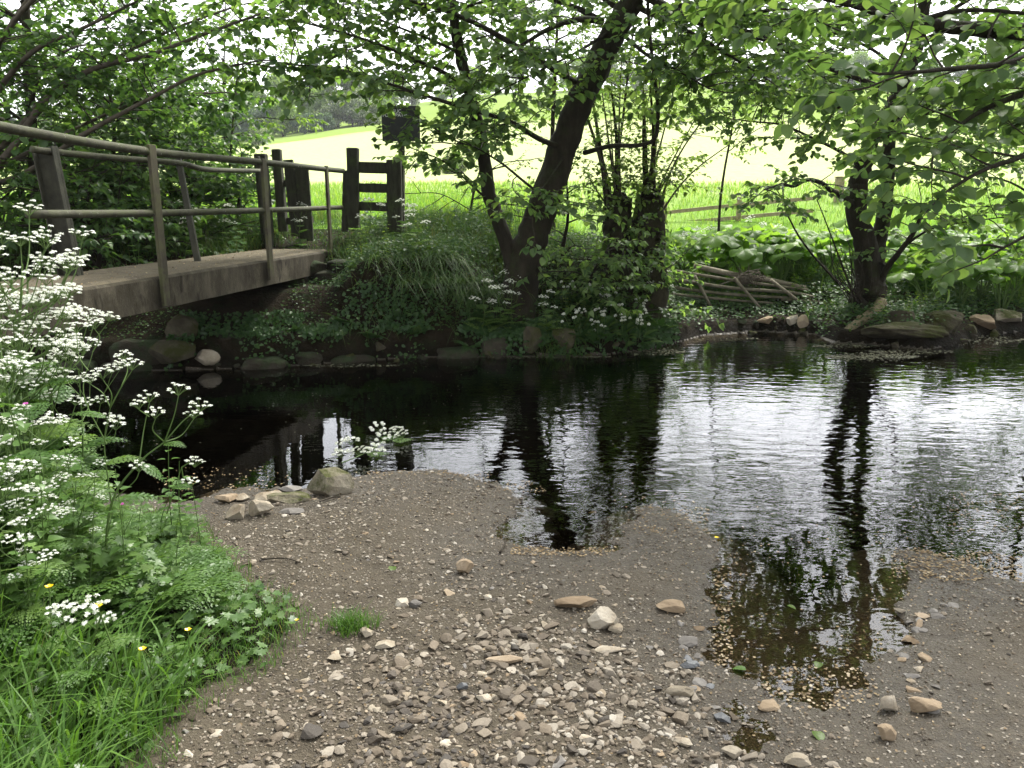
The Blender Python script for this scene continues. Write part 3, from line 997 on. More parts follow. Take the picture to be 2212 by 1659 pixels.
lettering("PUBLIC", 851, 243.5, .066, M['letter'], bd, sg["_org"])
lettering("FOOTPATH", 853, 252, .066, M['letter'], bd, sg["_org"])
lettering("V9", 851, 258, .04, M['yellowpaint'], bd, sg["_org"])

# timber rail fence beyond the butterbur
Yf = 23.0
fp = P(1598, 492, Yf); fp[2] = h1(fp[0], Yf)
fn = thing("rail_fence", "two-railed timber fence standing beyond the bed of giant leaves", "fence", tuple(fp))
def fpost(x, yt, w=.12):
    q = P(x, yt, Yf); lo = down(q, h1(q[0], Yf) - .2)
    return timber(fn, "post", lo, q, w, .1, m='fence')
fpost(1598, 425); fpost(1437, 436)
def frail(x0, y0, x1, y1, w=.095):
    timber(fn, "rail", P(x0, y0, Yf - .07), P(x1, y1, Yf - .07), .035, w, up=(0, 0, 1), m='fence')
frail(1430, 460, 1598, 442); frail(1598.5, 442, 1760, 428)
frail(1430, 485, 1594, 470); frail(1602, 469, 1757, 455)
q = P(1815, 384, 26.0); lo = down(q, h1(q[0], 26.0) - .1)
sp = thing("fence_post", "lone pale square post standing in the leaves behind the twin-trunked tree", "post", tuple(lo))
g = Geo(); box(g, lo, q, .24, .2, up=(0, 1, 0), nz=.004); build("post_shaft", g, M['fence'], sp, smooth_=False)
g = Geo(); box(g, q + [0, 0, .002], q + [0, 0, .045], .28, .24, up=(0, 1, 0), nz=.004); build("post_cap", g, M['fence'], sp, smooth_=False)

# ------------------------------------------------------------------ pole hurdle across the backwater, with flood debris
Yh = 11.9
hb = P(1580, 690, Yh); hb[2] = h1(hb[0], Yh)
hu = thing("pole_hurdle", "slanting hurdle of round poles lashed across the far bank", "hurdle", tuple(hb))
def pole(pts, r, m, name="pole", dy=0):
    q = catmull([P(x, y, Yh + dy + (z if len(e) > 2 else 0)) for e in pts for (x, y, z) in [(*e, 0)[:3]]], 5)
    g = Geo(); tube(g, q, [r, r * .8], 7, cap=True, rough=.12)
    return build(name, g, M[m], hu)
pole([(1424, 580), (1590, 606), (1745, 626)], .024, 'pole_dark', dy=.1)
pole([(1422, 598), (1580, 622), (1705, 631), (1758, 642)], .027, 'pole_dark')
pole([(1424, 617), (1570, 635), (1712, 644)], .025, 'pole_dark')
pole([(1430, 633), (1560, 646), (1674, 655)], .02, 'pole_dark')
pole([(1688, 647), (1745, 650), (1800, 656)], .022, 'pole_dark', dy=-.02)
pole([(1500, 574), (1580, 592), (1668, 606), (1740, 622)], .042, 'pole', dy=.22)
for pts in ([(1416, 600), (1445, 660)], [(1501, 596), (1540, 670)], [(1586, 601), (1646, 669)], [(1665, 605), (1743, 663)]):
    pole(pts, .025, 'pole', "upright", dy=-.09)
g = Geo()
for k in range(70):
    c = P(1618 + random.gauss(0, 13), 601 + random.gauss(0, 7), Yh + .05 + random.gauss(0, .1))
    d = np.array([random.gauss(0, .1), random.gauss(0, .06), random.gauss(0, .06)])
    tube(g, catmull([c - d, c + np.array([0, 0, random.gauss(0, .05)]), c + d], 3), [.006, .003], 4, random.random(), 0)
tag(build("twig_heap", g, M['bark_pale'], base=tuple(P(1618, 606, Yh))), "tangled heap of flood-washed twigs caught on the pole hurdle", "twigs")

g = Geo()
lp = catmull([P(1825, 722, 10.5), P(1858, 697, 10.7), P(1888, 674, 10.9), P(1906, 650, 11.0)], 6)
tube(g, lp, np.interp(np.arange(len(lp)), [0, 3, len(lp) - 1], [.05, .068, .075]), 12, cap=True, rough=.15)
s0 = lp[6]
tube(g, [s0, s0 + [-.04, -.02, .09]], [.03, .02], 7, cap=True)
tag(build("fallen_log", g, M['log'], base=tuple(lp[0])), "pale barkless log leaning from the far bank into the water", "log")

# ------------------------------------------------------------------ trees
class Tree:
    def __init__(self, leaf=.075, tpl=LEAF_ROUND, gap=.055, wob=.16, sag=-.02, keep=None, lvl_len=(.9, .45), kids=(10, 0), width=1.0):
        self.w = Geo(); self.lp, self.ld, self.ln, self.lsz = [], [], [], []
        self.leaf, self.tpl, self.gap, self.wob, self.sag, self.keep = leaf, tpl, gap, wob, sag, keep
        self.ll, self.kids, self.width = lvl_len, kids, width

    def limb(self, pts, r0, r1, seg=9, rough=.10, var=.5, m=0):
        q = catmull(pts, 7)
        w = np.array([[random.gauss(0, 1) for _ in range(3)] for _ in q]) * r1 * .12
        q[1:-1] += w[1:-1]
        tt = np.linspace(0, 1, len(q))
        rad = r0 + (r1 - r0) * tt ** .8
        tube(self.w, q, rad, seg, var, m, cap=True, rough=rough)
        return q

    def leaf_at(self, p, d, side):
        if self.keep is not None and not self.keep(p): return
        self.lp.append(p); 
        ld = d * .55 + side * random.uniform(.5, 1.1) + np.array([0, 0, random.uniform(-.55, .1)])
        self.ld.append(ld)
        self.ln.append(np.array([random.gauss(0, .35), random.gauss(0, .35), 1.0]))
        self.lsz.append(self.leaf * random.uniform(.6, 1.2))

    def twig(self, p, d, L, r, lvl):
        n = max(3, int(L / .09))
        pts = [p]; q = p.copy(); dd = d / np.linalg.norm(d)
        sgn = 1 if random.random() < .5 else -1
        step = L / n
        acc = 0.0
        for i in range(n):
            dd = dd + np.array([random.gauss(0, self.wob), random.gauss(0, self.wob), random.gauss(0, self.wob * .7) + self.sag])
            dd /= np.linalg.norm(dd)
            q = q + dd * step
            if self.keep is not None and not self.keep(q):
                break
            pts.append(q.copy())
            side = np.array([-dd[1], dd[0], random.gauss(0, .25)]); side /= np.linalg.norm(side) + 1e-9
            t = (i + 1) / n
            if lvl == 1 and i >= 1 and random.random() < self.kids[0] / n:
                sgn = -sgn
                self.twig(q.copy(), dd * .75 + side * sgn * random.uniform(.6, 1.1), self.ll[1] * random.uniform(.5, 1.15) * (1.15 - .5 * t), r * .45, 2)
            if lvl == 2 or t > .55:
                acc += step
                while acc > self.gap:
                    acc -= self.gap; sgn = -sgn
                    self.leaf_at(q - dd * acc, dd, side * sgn)
        if len(pts) > 1:
            tube(self.w, np.array(pts), [r, max(.0012, r * .3)], 4 if lvl == 1 else 3, .5, 1)
            e = pts[-1]
            for _ in range(2):
                self.leaf_at(e, dd, np.array([random.gauss(0, .5), random.gauss(0, .5), 0]))

    def sprays(self, q, t0=.2, dens=3.5, L=1.0, r=.008, up=.15, flat=1.0, bias=None):
        """Side branches along a limb q from fraction t0 on."""
        seg = np.linalg.norm(np.diff(q, axis=0), axis=1); cum = np.r_[0, np.cumsum(seg)]
        tot = cum[-1]
        n = max(1, int(tot * (1 - t0) * dens))
        for i in range(n):
            s = tot * (t0 + (1 - t0) * (i + random.random()) / n)
            k = min(len(q) - 2, int(np.searchsorted(cum, s)) - 1); k = max(k, 0)
            p = q[k] + (q[k + 1] - q[k]) * (s - cum[k]) / max(seg[k], 1e-6)
            d = q[k + 1] - q[k]; d /= np.linalg.norm(d)
            a = random.uniform(0, 2 * math.pi)
            ref = np.array([math.cos(a), math.sin(a), random.gauss(up, .3 * flat)])
            if bias is not None: ref = ref + np.array(bias)
            v = ref - d * (ref @ d) * .6
            self.twig(p.copy(), v + d * .35, L * random.uniform(.5, 1.15), r, 1)
        self.twig(q[-1].copy(), q[-1] - q[-2], L * .8, r, 1)

    def finish(self, t, wood, leafm, wood_name="trunk", crown_name="crown"):
        build(wood_name, self.w, wood, t)
        g = Geo()
        leaves(g, np.array(self.lp), np.array(self.ld), np.array(self.ln), np.array(self.lsz), self.tpl, width=self.width)
        build(crown_name, g, leafm, t)
        return len(self.lp)


def path_clear(p):      # the footpath over the bridge, the stile and the view along it are kept open
    x, y, z = p
    cx = BR_A[0] + BR_D[0] * (y - BR_A[1]) / BR_D[1]
    return not (cx - 1.05 < x < cx + .3 and 3 < y < 12.6 and .9 < z < 2.55)


def keepw(p):
    x, y, z = p
    if not path_clear(p): return False
    if z < .45 and y < 10: return False
    if abs(x) < .9 and y < 2.2: return False
    return True


def base_at(px, py, Y):
    b = P(px, py, Y); b[2] = h1(b[0], b[1]) - .03
    return b


NL = {}
# --- leaning twin-stemmed tree on the abutment bank
b = base_at(1115, 600, 9.9)
t = thing("leaning_tree", "twin-stemmed tree on the bank, its thick dark trunk leaning right beside a thin stem", "tree", tuple(b))
T = Tree(.085, LEAF_ROUND, .06, keep=keepw)
q = T.limb([b + [0, 0, -.1], P(1128, 585, 9.9), P(1152, 500, 9.9), P(1200, 370, 9.9), P(1250, 235, 9.85), P(1318, 85, 9.8), P(1375, -30, 9.7), P(1450, -220, 9.5), P(1500, -420, 9.3)], .235, .1, 16, .1)
trunk1 = q
s1 = T.limb([P(1108, 575, 9.88), P(1088, 505, 9.9), P(1058, 420, 9.95), P(1040, 300, 10.0), P(1015, 205, 10.0), P(985, 80, 10.0), P(972, -40, 10.0), P(960, -260, 10)], .1, .045, 11, .1)
s2 = T.limb([P(1030, 255, 10.0), P(1010, 160, 9.98), P(990, 60, 9.95), P(978, -30, 9.9), P(990, -220, 9.8)], .035, .02, 7)
L = []
L.append((T.limb([P(1225, 322, 9.85), P(1165, 300, 9.6), P(1100, 262, 9.4), P(1000, 232, 9.2), P(900, 200, 9.0), P(800, 168, 8.9), P(720, 148, 8.8), P(620, 138, 8.7)], .035, .008, 7), .15, .75))
L.append((T.limb([P(1012, 190, 10.0), P(965, 160, 9.8), P(900, 130, 9.6), P(830, 100, 9.4), P(740, 70, 9.2), P(640, 45, 9.0)], .03, .008, 7), .15, 1.0))
L.append((T.limb([P(995, 115, 10.0), P(930, 85, 10), P(870, 62, 10), P(790, 30, 10), P(700, 5, 9.9)], .022, .007, 6), .2, .9))
L.append((T.limb([P(1300, 45, 9.8), P(1250, 42, 9.5), P(1190, 60, 9.3), P(1130, 95, 9.1), P(1080, 125, 9.0)], .045, .01, 7), .25, .8))
L.append((T.limb([P(1300, 45, 9.8), P(1240, 15, 9.7), P(1160, -10, 9.5), P(1080, -5, 9.3), P(980, 20, 9.1)], .04, .01, 7), .2, .9))
L.append((T.limb([P(1262, 330, 9.9), P(1320, 315, 9.6), P(1390, 312, 9.5), P(1418, 290, 9.5), P(1420, 220, 9.5), P(1408, 120, 9.5), P(1400, 20, 9.5), P(1395, -100, 9.5)], .03, .016, 7), .45, .75))
L.append((T.limb([P(1395, -10, 9.7), P(1470, 30, 9.2), P(1540, 55, 8.9), P(1640, 78, 8.6), P(1745, 128, 8.4), P(1860, 172, 8.2), P(1945, 205, 8.1), P(1990, 250, 8.0)], .055, .012, 8), .12, .95))
L.append((T.limb([P(1365, 10, 9.7), P(1440, 45, 9.4), P(1500, 75, 9.2), P(1560, 110, 9.0), P(1640, 160, 8.9)], .035, .01, 7), .25, .8))
L.append((T.limb([P(1330, 60, 9.8), P(1400, 120, 9.3), P(1460, 150, 9.0), P(1530, 190, 8.8)], .025, .008, 6), .3, .8))
L.append((T.limb([P(1060, 440, 9.95), P(1030, 410, 9.8), P(960, 350, 9.7), P(890, 320, 9.6)], .018, .006, 6), .3, .6))
L.append((T.limb([P(1180, 430, 9.9), P(1130, 390, 9.7), P(1080, 350, 9.5), P(1020, 315, 9.4), P(975, 310, 9.3)], .018, .006, 6), .35, .65))
L.append((T.limb([P(1225, 330, 9.9), P(1190, 380, 9.4), P(1160, 430, 9.2), P(1150, 470, 9.1)], .012, .005, 5), .5, .5))
for (lq, t0, ln) in L:
    T.sprays(lq, t0, 10.0, ln)
T.sprays(T.limb([P(1020, 315, 9.4), P(975, 300, 9.3), P(930, 272, 9.25), P(893, 245, 9.2)], .009, .004, 5), .2, 7.0, .3, .004)
T.sprays(T.limb([P(1330, 60, 9.8), P(1250, 110, 9.4), P(1170, 150, 9.2), P(1090, 190, 9.0)], .02, .006, 6), .3, 8.0, .7)
T.sprays(T.limb([P(1420, 20, 9.5), P(1500, 10, 9.0), P(1600, 30, 8.7), P(1700, 20, 8.4), P(1800, 60, 8.2)], .03, .008, 6), .2, 8.0, .8)
# upper crown, above the frame: seen mirrored in the stream
for (a, k, ln, el) in ((-2.7, .55, 3.2, .25), (2.6, .7, 3.0, .5), (-1.2, .8, 2.8, .3), (-.2, .75, 3.0, .4), (.9, .85, 2.6, .7), (-2.0, .92, 2.6, .6), (3.0, .98, 2.4, .8), (-.7, .99, 2.4, .7), (1.6, .95, 2.5, .6)):
    p = trunk1[int(k * (len(trunk1) - 1))]
    e = p + np.array([math.cos(a), math.sin(a), el]) * ln
    mpt = (p + e) / 2 + [0, 0, .25]
    T.sprays(T.limb([p, mpt, e], .04, .012, 6), .25, 3.2, 1.0)
for sq in (s1, s2):
    T.sprays(sq, .36, 4.0, .8)
T.sprays(trunk1, .42, 2.2, .8)
NL['lean'] = T.finish(t, [M['bark'], M['bark_twig']], M['leaf'])

# --- twin-trunked tree on the right bank
b = base_at(1872, 690, 11.3)
t = thing("twin_trunk_tree", "dark crooked twin-trunked tree on the right bank above the fallen log", "tree", tuple(b))
T = Tree(.08, LEAF_ROUND, .06, keep=keepw)
st0 = T.limb([b + [0, 0, -.1], P(1872, 660, 11.3), P(1880, 600, 11.3), P(1888, 575, 11.3)], .25, .17, 14, .16)
m1 = T.limb([P(1880, 625, 11.3), P(1868, 520, 11.25), P(1850, 455, 11.2), P(1852, 410, 11.2), P(1862, 365, 11.2), P(1885, 300, 11.2), P(1930, 225, 11.15), P(1965, 150, 11.1), P(1990, 60, 11.0), P(2000, -80, 10.9), P(1980, -300, 10.7)], .165, .06, 12, .12)
m2 = T.limb([P(1886, 625, 11.3), P(1900, 510, 11.35), P(1915, 430, 11.4), P(1919, 350, 11.4), P(1925, 290, 11.4), P(1960, 180, 11.4), P(1985, 60, 11.4), P(2030, -120, 11.4)], .118, .05, 11, .1)
L = []
L.append((T.limb([P(1846, 445, 11.2), P(1820, 425, 11.0), P(1790, 408, 10.9), P(1775, 395, 10.8), P(1745, 388, 10.7), P(1715, 402, 10.6), P(1690, 398, 10.5), P(1650, 410, 10.3)], .05, .01, 8), .35, .6))
L.append((T.limb([P(1868, 362, 11.2), P(1820, 330, 10.9), P(1760, 300, 10.7), P(1690, 270, 10.5), P(1620, 262, 10.3)], .03, .008, 7), .25, .8))
L.append((T.limb([P(1885, 300, 11.2), P(1840, 250, 10.8), P(1770, 210, 10.5), P(1690, 180, 10.3), P(1600, 172, 10.1)], .03, .008, 7), .25, .8))
L.append((T.limb([P(1920, 355, 11.4), P(1980, 330, 11.0), P(2060, 320, 10.7), P(2150, 330, 10.4), P(2260, 350, 10.2)], .035, .01, 7), .2, .9))
L.append((T.limb([P(1890, 640, 11.3), P(1915, 580, 11.1), P(1955, 530, 10.9), P(1985, 480, 10.8), P(1990, 440, 10.7)], .05, .02, 8), .5, .6))
L.append((T.limb([P(1955, 530, 10.9), P(2010, 495, 10.7), P(2080, 480, 10.6), P(2160, 470, 10.4)], .02, .007, 6), .3, .7))
L.append((T.limb([P(1925, 290, 11.4), P(1990, 250, 11.0), P(2080, 230, 10.7), P(2190, 240, 10.4)], .03, .008, 7), .2, .9))
L.append((T.limb([P(1960, 170, 11.2), P(1890, 110, 10.8), P(1800, 70, 10.4), P(1700, 60, 10.1)], .03, .008, 7), .2, .9))
L.append((T.limb([P(1985, 90, 11.0), P(2060, 60, 10.7), P(2160, 70, 10.4)], .03, .008, 7), .2, .9))
L.append((T.limb([P(1690, 400, 10.5), P(1700, 460, 10.9), P(1740, 530, 11.2), P(1800, 600, 11.4), P(1850, 650, 11.4)], .008, .018, 6), .9, .2))
for (lq, t0, ln) in L:
    T.sprays(lq, t0, 10.0, ln)
T.limb([P(1850, 655, 11.2), P(1800, 520, 11.1), P(1765, 430, 11.0)], .016, .007, 5)
for k in range(16):
    x = 1830 + random.gauss(0, 26)
    T.limb([P(1862 + random.gauss(0, 14), 655, 11.15), P(x, 590, 11.0), P(x - random.uniform(-10, 40), 520 + random.gauss(0, 25), 10.9)], .008, .003, 4, 0, .5, 1)
for (a, k, ln, el) in ((2.8, .8, 2.8, .35), (-2.2, .85, 2.8, .35), (-1.2, .9, 2.6, .4), (-.2, .8, 2.8, .4), (1.2, .9, 2.4, .6), (3.1, .97, 2.4, .6), (-2.6, .99, 2.2, .8), (0, .99, 2.2, .9)):
    p = m1[int(k * (len(m1) - 1))]
    e = p + np.array([math.cos(a), math.sin(a), el]) * ln
    T.sprays(T.limb([p, (p + e) / 2 + [0, 0, .2], e], .035, .01, 6), .2, 3.0, 1.0)
T.sprays(m2, .4, 2.6, .8); T.sprays(m1, .42, 2.2, .8)
NL['twin'] = T.finish(t, [M['bark'], M['bark_twig']], M['leaf'])

# --- big tree standing off to the right, its low limb and large leaves reaching over the stream
bx, by = 6.3, 6.9
b = np.array([bx, by, h1(bx, by) - .05])
b[2] = .2
t = thing("overhanging_tree", "tree off to the right whose mossy bough and large drooping leaves overhang the stream", "tree", tuple(b))
T = Tree(.105, LEAF_ROUND, .065, keep=keepw, sag=-.05)
tr = T.limb([b + [0, 0, -.6], b + [0, 0, 1.0], b + [-.1, 0, 2.2], b + [-.3, -.1, 3.4], b + [-.5, -.1, 5.2]], .3, .16, 14, .1)
L = []
L.append((T.limb([tr[-8], P(2420, 95, 6.6), P(2212, 68, 6.5), P(2120, 64, 6.4), P(2040, 55, 6.4), P(1950, 38, 6.3), P(1850, 10, 6.2), P(1770, -12, 6.1), P(1600, -70, 6.0)], .085, .02, 10), .25, 1.0))
L.append((T.limb([P(1985, 46, 6.4), P(2050, 26, 6.2), P(2130, 22, 6.0), P(2230, 30, 5.9)], .022, .012, 7), .3, .7))
L.append((T.limb([tr[14], P(2450, 260, 6.2), P(2300, 300, 5.9), P(2200, 340, 5.7), P(2120, 370, 5.6), P(2050, 410, 5.5)], .04, .008, 7), .35, .75))
L.append((T.limb([tr[13], P(2480, 380, 6.2), P(2350, 430, 6.0), P(2250, 490, 5.8), P(2160, 540, 5.7)], .035, .008, 7), .35, .7))
L.append((T.limb([tr[15], P(2400, 160, 6.3), P(2250, 190, 6.0), P(2150, 225, 5.9), P(2080, 265, 5.8), P(2030, 310, 5.7)], .04, .008, 7), .3, .8))
L.append((T.limb([tr[16], P(2380, 60, 6.0), P(2200, 130, 5.5), P(2040, 150, 5.2), P(1900, 160, 5.0)], .035, .008, 7), .35, .7))
for (lq, t0, ln) in L:
    T.sprays(lq, t0, 4.6, ln * .8)
for (a, k, ln, el) in ((2.9, .8, 3.4, .25), (-2.7, .85, 3.6, .2), (-2.2, .9, 3.6, .3), (2.4, .95, 3.2, .4), (-2.95, .99, 3.6, .5), (-1.7, .99, 3.0, .4), (3.1, .9, 4.2, .3)):
    p = tr[int(k * (len(tr) - 1))]
    e = p + np.array([math.cos(a), math.sin(a), el]) * ln
    T.sprays(T.limb([p, (p + e) / 2 + [0, 0, .3], e], .05, .012, 6), .25, 2.6, 1.1)
NL['over'] = T.finish(t, [M['bark'], M['bark_twig']], M['leaf'])


def free_tree(name, label, b, hgt, lean, r, leaf, tpl, gap, wood, leafm, nl=14, spread=2.2, dens=3.4, low=.2, group=None, width=1.0, bias=None, keep=keepw, ln=.9):
    t = thing(name, label, "tree" if hgt > 2.6 else "shrub", tuple(b), group)
    T = Tree(leaf, tpl, gap, keep=keep, width=width)
    top = b + np.array([lean[0], lean[1], hgt])
    q = T.limb([b + [0, 0, -.1], b + (top - b) * .3 + [random.gauss(0, .08), random.gauss(0, .08), 0], b + (top - b) * .65 + [random.gauss(0, .1), random.gauss(0, .1), 0], top], r, r * .25, 8 if r > .03 else 6, .1)
    for i in range(nl):
        k = low + (1 - low) * (i + .5) / nl
        p = q[int(k * (len(q) - 1))]
        a = i * 2.4 + random.random()
        l2 = spread * (1.1 - .65 * k) * random.uniform(.7, 1.15)
        e = p + np.array([math.cos(a), math.sin(a), random.uniform(.05, .55)]) * l2
        if bias is not None: e = e + np.array(bias) * l2
        T.sprays(T.limb([p, (p + e) / 2 + [0, 0, .12 * l2], e], r * .3, .006, 5), .15, dens, ln)
    T.sprays(q, .5, 2.5, ln * .8)
    return T.finish(t, wood, leafm)


# --- trees and shrubs on the left, behind the footbridge
tw = [M['bark'], M['bark_twig']]
b = base_at(92, 600, 10.6)
NL['hz1'] = free_tree("hazel_tree", "slim upright hazel behind the footbridge at the left edge", b, 6.2, (.1, .1), .09, .085, LEAF_ROUND, .06, tw, M['leaf_dark'], 13, 2.0, 2.6, .2)
b = base_at(-150, 560, 9.8)
t = thing("spreading_tree", "tree at the left edge sending pale bare boughs up to the right over the bridge", "tree", tuple(b))
T = Tree(.085, LEAF_ROUND, .06, keep=keepw)
L = []
T.limb([b + [0, 0, -.1], P(-140, 480, 9.8), P(-120, 420, 9.8)], .13, .1, 10)
for pts, r0 in (([(-130, 430, 9.8), (0, 350, 9.5), (100, 215, 9.3), (200, 150, 9.1), (330, 115, 8.9), (450, 70, 8.8), (560, 30, 8.7)], .055),
                ([(-130, 430, 9.8), (20, 300, 9.6), (110, 200, 9.6), (240, 130, 9.6), (380, 60, 9.6), (520, 10, 9.6)], .045),
                ([(-120, 420, 9.8), (40, 380, 9.4), (180, 290, 9.1), (320, 215, 8.9), (430, 160, 8.7), (560, 130, 8.6)], .04),
                ([(-130, 430, 9.8), (-40, 250, 9.4), (60, 120, 9.0), (180, 60, 8.7), (300, 0, 8.5)], .045),
                ([(-120, 420, 9.8), (60, 330, 10.2), (200, 260, 10.5), (330, 210, 10.7), (470, 200, 10.9)], .035),
                ([(-130, 430, 9.8), (-60, 200, 9.2), (20, 60, 8.6), (120, -40, 8.2), (260, -90, 7.9)], .045)):
    L.append(T.limb([P(*p) for p in pts], r0, .01, 7, .08))
for lq in L:
    T.sprays(lq, .34, 4.4, .85)
for (dx, dy, dz) in ((1.2, -1.2, 3.9), (.2, .8, 4.6), (3.4, -.6, 4.2), (.9, -.2, 5.4)):
    p = b + [0, 0, 1.1]
    e = b + [dx, dy, dz]
    T.sprays(T.limb([p, (p + e) / 2 + [0, 0, .5], e], .05, .012, 6), .4, 3.2, 1.0)
NL['spread'] = T.finish(t, [M['bark_pale'], M['bark_twig']], M['leaf_dark'])

for (px, py, Y, hg, sp, lab, nm, n) in (
        (250, 560, 11.2, 2.5, 1.5, "dense dark-leaved shrub close behind the broad channel post of the bridge", "hazel_shrub", 16),
        (60, 520, 12.2, 3.6, 1.8, "tall dense shrub at the left edge behind the far bridge railing", "hazel_shrub", 16),
        (380, 520, 12.2, 2.2, 1.3, "bushy shrub behind the leaning thin railing post", "hazel_shrub", 13),
        (150, 590, 9.6, 1.5, 1.0, "low leafy bush growing against the near end of the bridge deck", "low_bush", 10),
        (330, 580, 10.6, 1.2, .9, "low bush spilling onto the middle of the bridge deck edge", "low_bush", 10),
        (-160, 470, 13.4, 5.2, 2.6, "tall leafy tree standing deepest in the left-hand thicket", "thicket_tree", 14),
        (180, 560, 10.0, 1.3, 1.0, "leafy bush filling the gap behind the broad channel post", "low_bush", 14),
        (430, 555, 11.6, 1.3, .9, "low bush at the foot of the thin leaning railing post", "low_bush", 13),
        (300, 540, 12.4, 2.0, 1.3, "darkest shrub in the thicket behind the bridge's middle span", "hazel_shrub", 16),
        (520, 530, 12.6, 1.1, .8, "small bush in front of the field left of the broken gate", "low_bush", 10),
        (1285, 615, 10.2, .8, .55, "leafy bush between the leaning trunk and the two stumps", "leafy_bush", 9),
        (1368, 600, 10.35, .75, .5, "light leafy sucker bush in front of the two stumps", "leafy_bush", 9),
        (1225, 560, 10.6, 1.2, .6, "leafy suckers close behind the leaning trunk's foot", "leafy_bush", 9),
        (20, 560, 11.0, 1.8, 1.3, "dense shrub at the left edge under the top rail", "hazel_shrub", 15)):
    b = base_at(px, py, Y)
    NL[lab[:12]] = free_tree(nm, lab, b, hg, (random.uniform(-.2, .3), random.uniform(-.2, .2)), .03 + hg * .008, .085, LEAF_HEART if 'bush' in nm else LEAF_ROUND, .055, tw, M['leaf' if 'leafy' in nm else 'leaf_dark'], n, sp, 4.6, .04, ln=.7)
b = base_at(500, 500, 14.0)
NL['ash'] = free_tree("ash_sapling", "thin young ash with narrow leaflets in front of the bright field", b, 3.6, (.15, .1), .03, .085, LEAF_LANCE, .035, tw, M['leaf_light'], 13, 1.3, 3.6, .42, width=1.1, ln=.6, keep=None)
b = base_at(300, 470, 17.0)
NL['ash2'] = free_tree("field_edge_tree", "small rounded tree at the field edge beyond the bridge railing", b, 4.2, (.1, .1), .06, .09, LEAF_SMALL, .05, tw, M['leaf_light'], 16, 1.9, 3.0, .2, ln=.8, keep=None)
g = Geo(); 
sb_ = base_at(484, 560, 11.9)
tube(g, catmull([sb_, P(492, 400, 11.9), P(504, 250, 11.9), P(514, 130, 11.9), P(520, -30, 11.9)], 8), [.02, .008], 6, rough=.1)
tag(build("bare_sapling", g, M['bark_twig'], base=tuple(sb_)), "bare whip-thin sapling stem rising straight behind the end of the far railing", "sapling")

# --- background saplings behind the leaning tree
b = base_at(1195, 470, 13.6)
NL['b1'] = free_tree("upright_sapling", "small upright tree with tiny leaves directly behind the leaning trunk", b, 5.0, (.1, .3), .05, .06, LEAF_SMALL, .045, tw, M['leaf'], 18, 1.6, 4.4, .46, ln=.75, keep=None)
b = base_at(1330, 470, 13.0)
NL['b4'] = free_tree("thin_sapling", "thin-stemmed sapling rising behind the two stumps", b, 4.6, (.3, .2), .035, .065, LEAF_SMALL, .045, tw, M['leaf_light'], 18, 1.4, 4.0, .5, ln=.7, keep=None)
b = base_at(1560, 440, 15.5)
NL['b5'] = free_tree("thin_sapling", "pale-leaved sapling in front of the field between the stumps and the twin-trunked tree", b, 5.2, (.2, .2), .035, .065, LEAF_SMALL, .05, tw, M['leaf_light'], 20, 1.7, 3.6, .5, ln=.7, keep=None)
b = base_at(1010, 470, 13.2)
NL['b2'] = free_tree("thorn_bush", "fine twiggy bush with small leaves between the stile and the thin stem", b, 1.5, (.2, .1), .03, .05, LEAF_SMALL, .05, tw, M['leaf'], 12, 1.0, 3.6, .12, ln=.6, keep=None)
b = base_at(2330, 520, 12.5)
NL['b3'] = free_tree("bank_tree", "leafy tree filling the right edge behind the twin-trunked tree", b, 5.5, (-.3, .0), .09, .085, LEAF_ROUND, .06, tw, M['leaf'], 18, 2.4, 3.0, .2, ln=.9, keep=keepw)

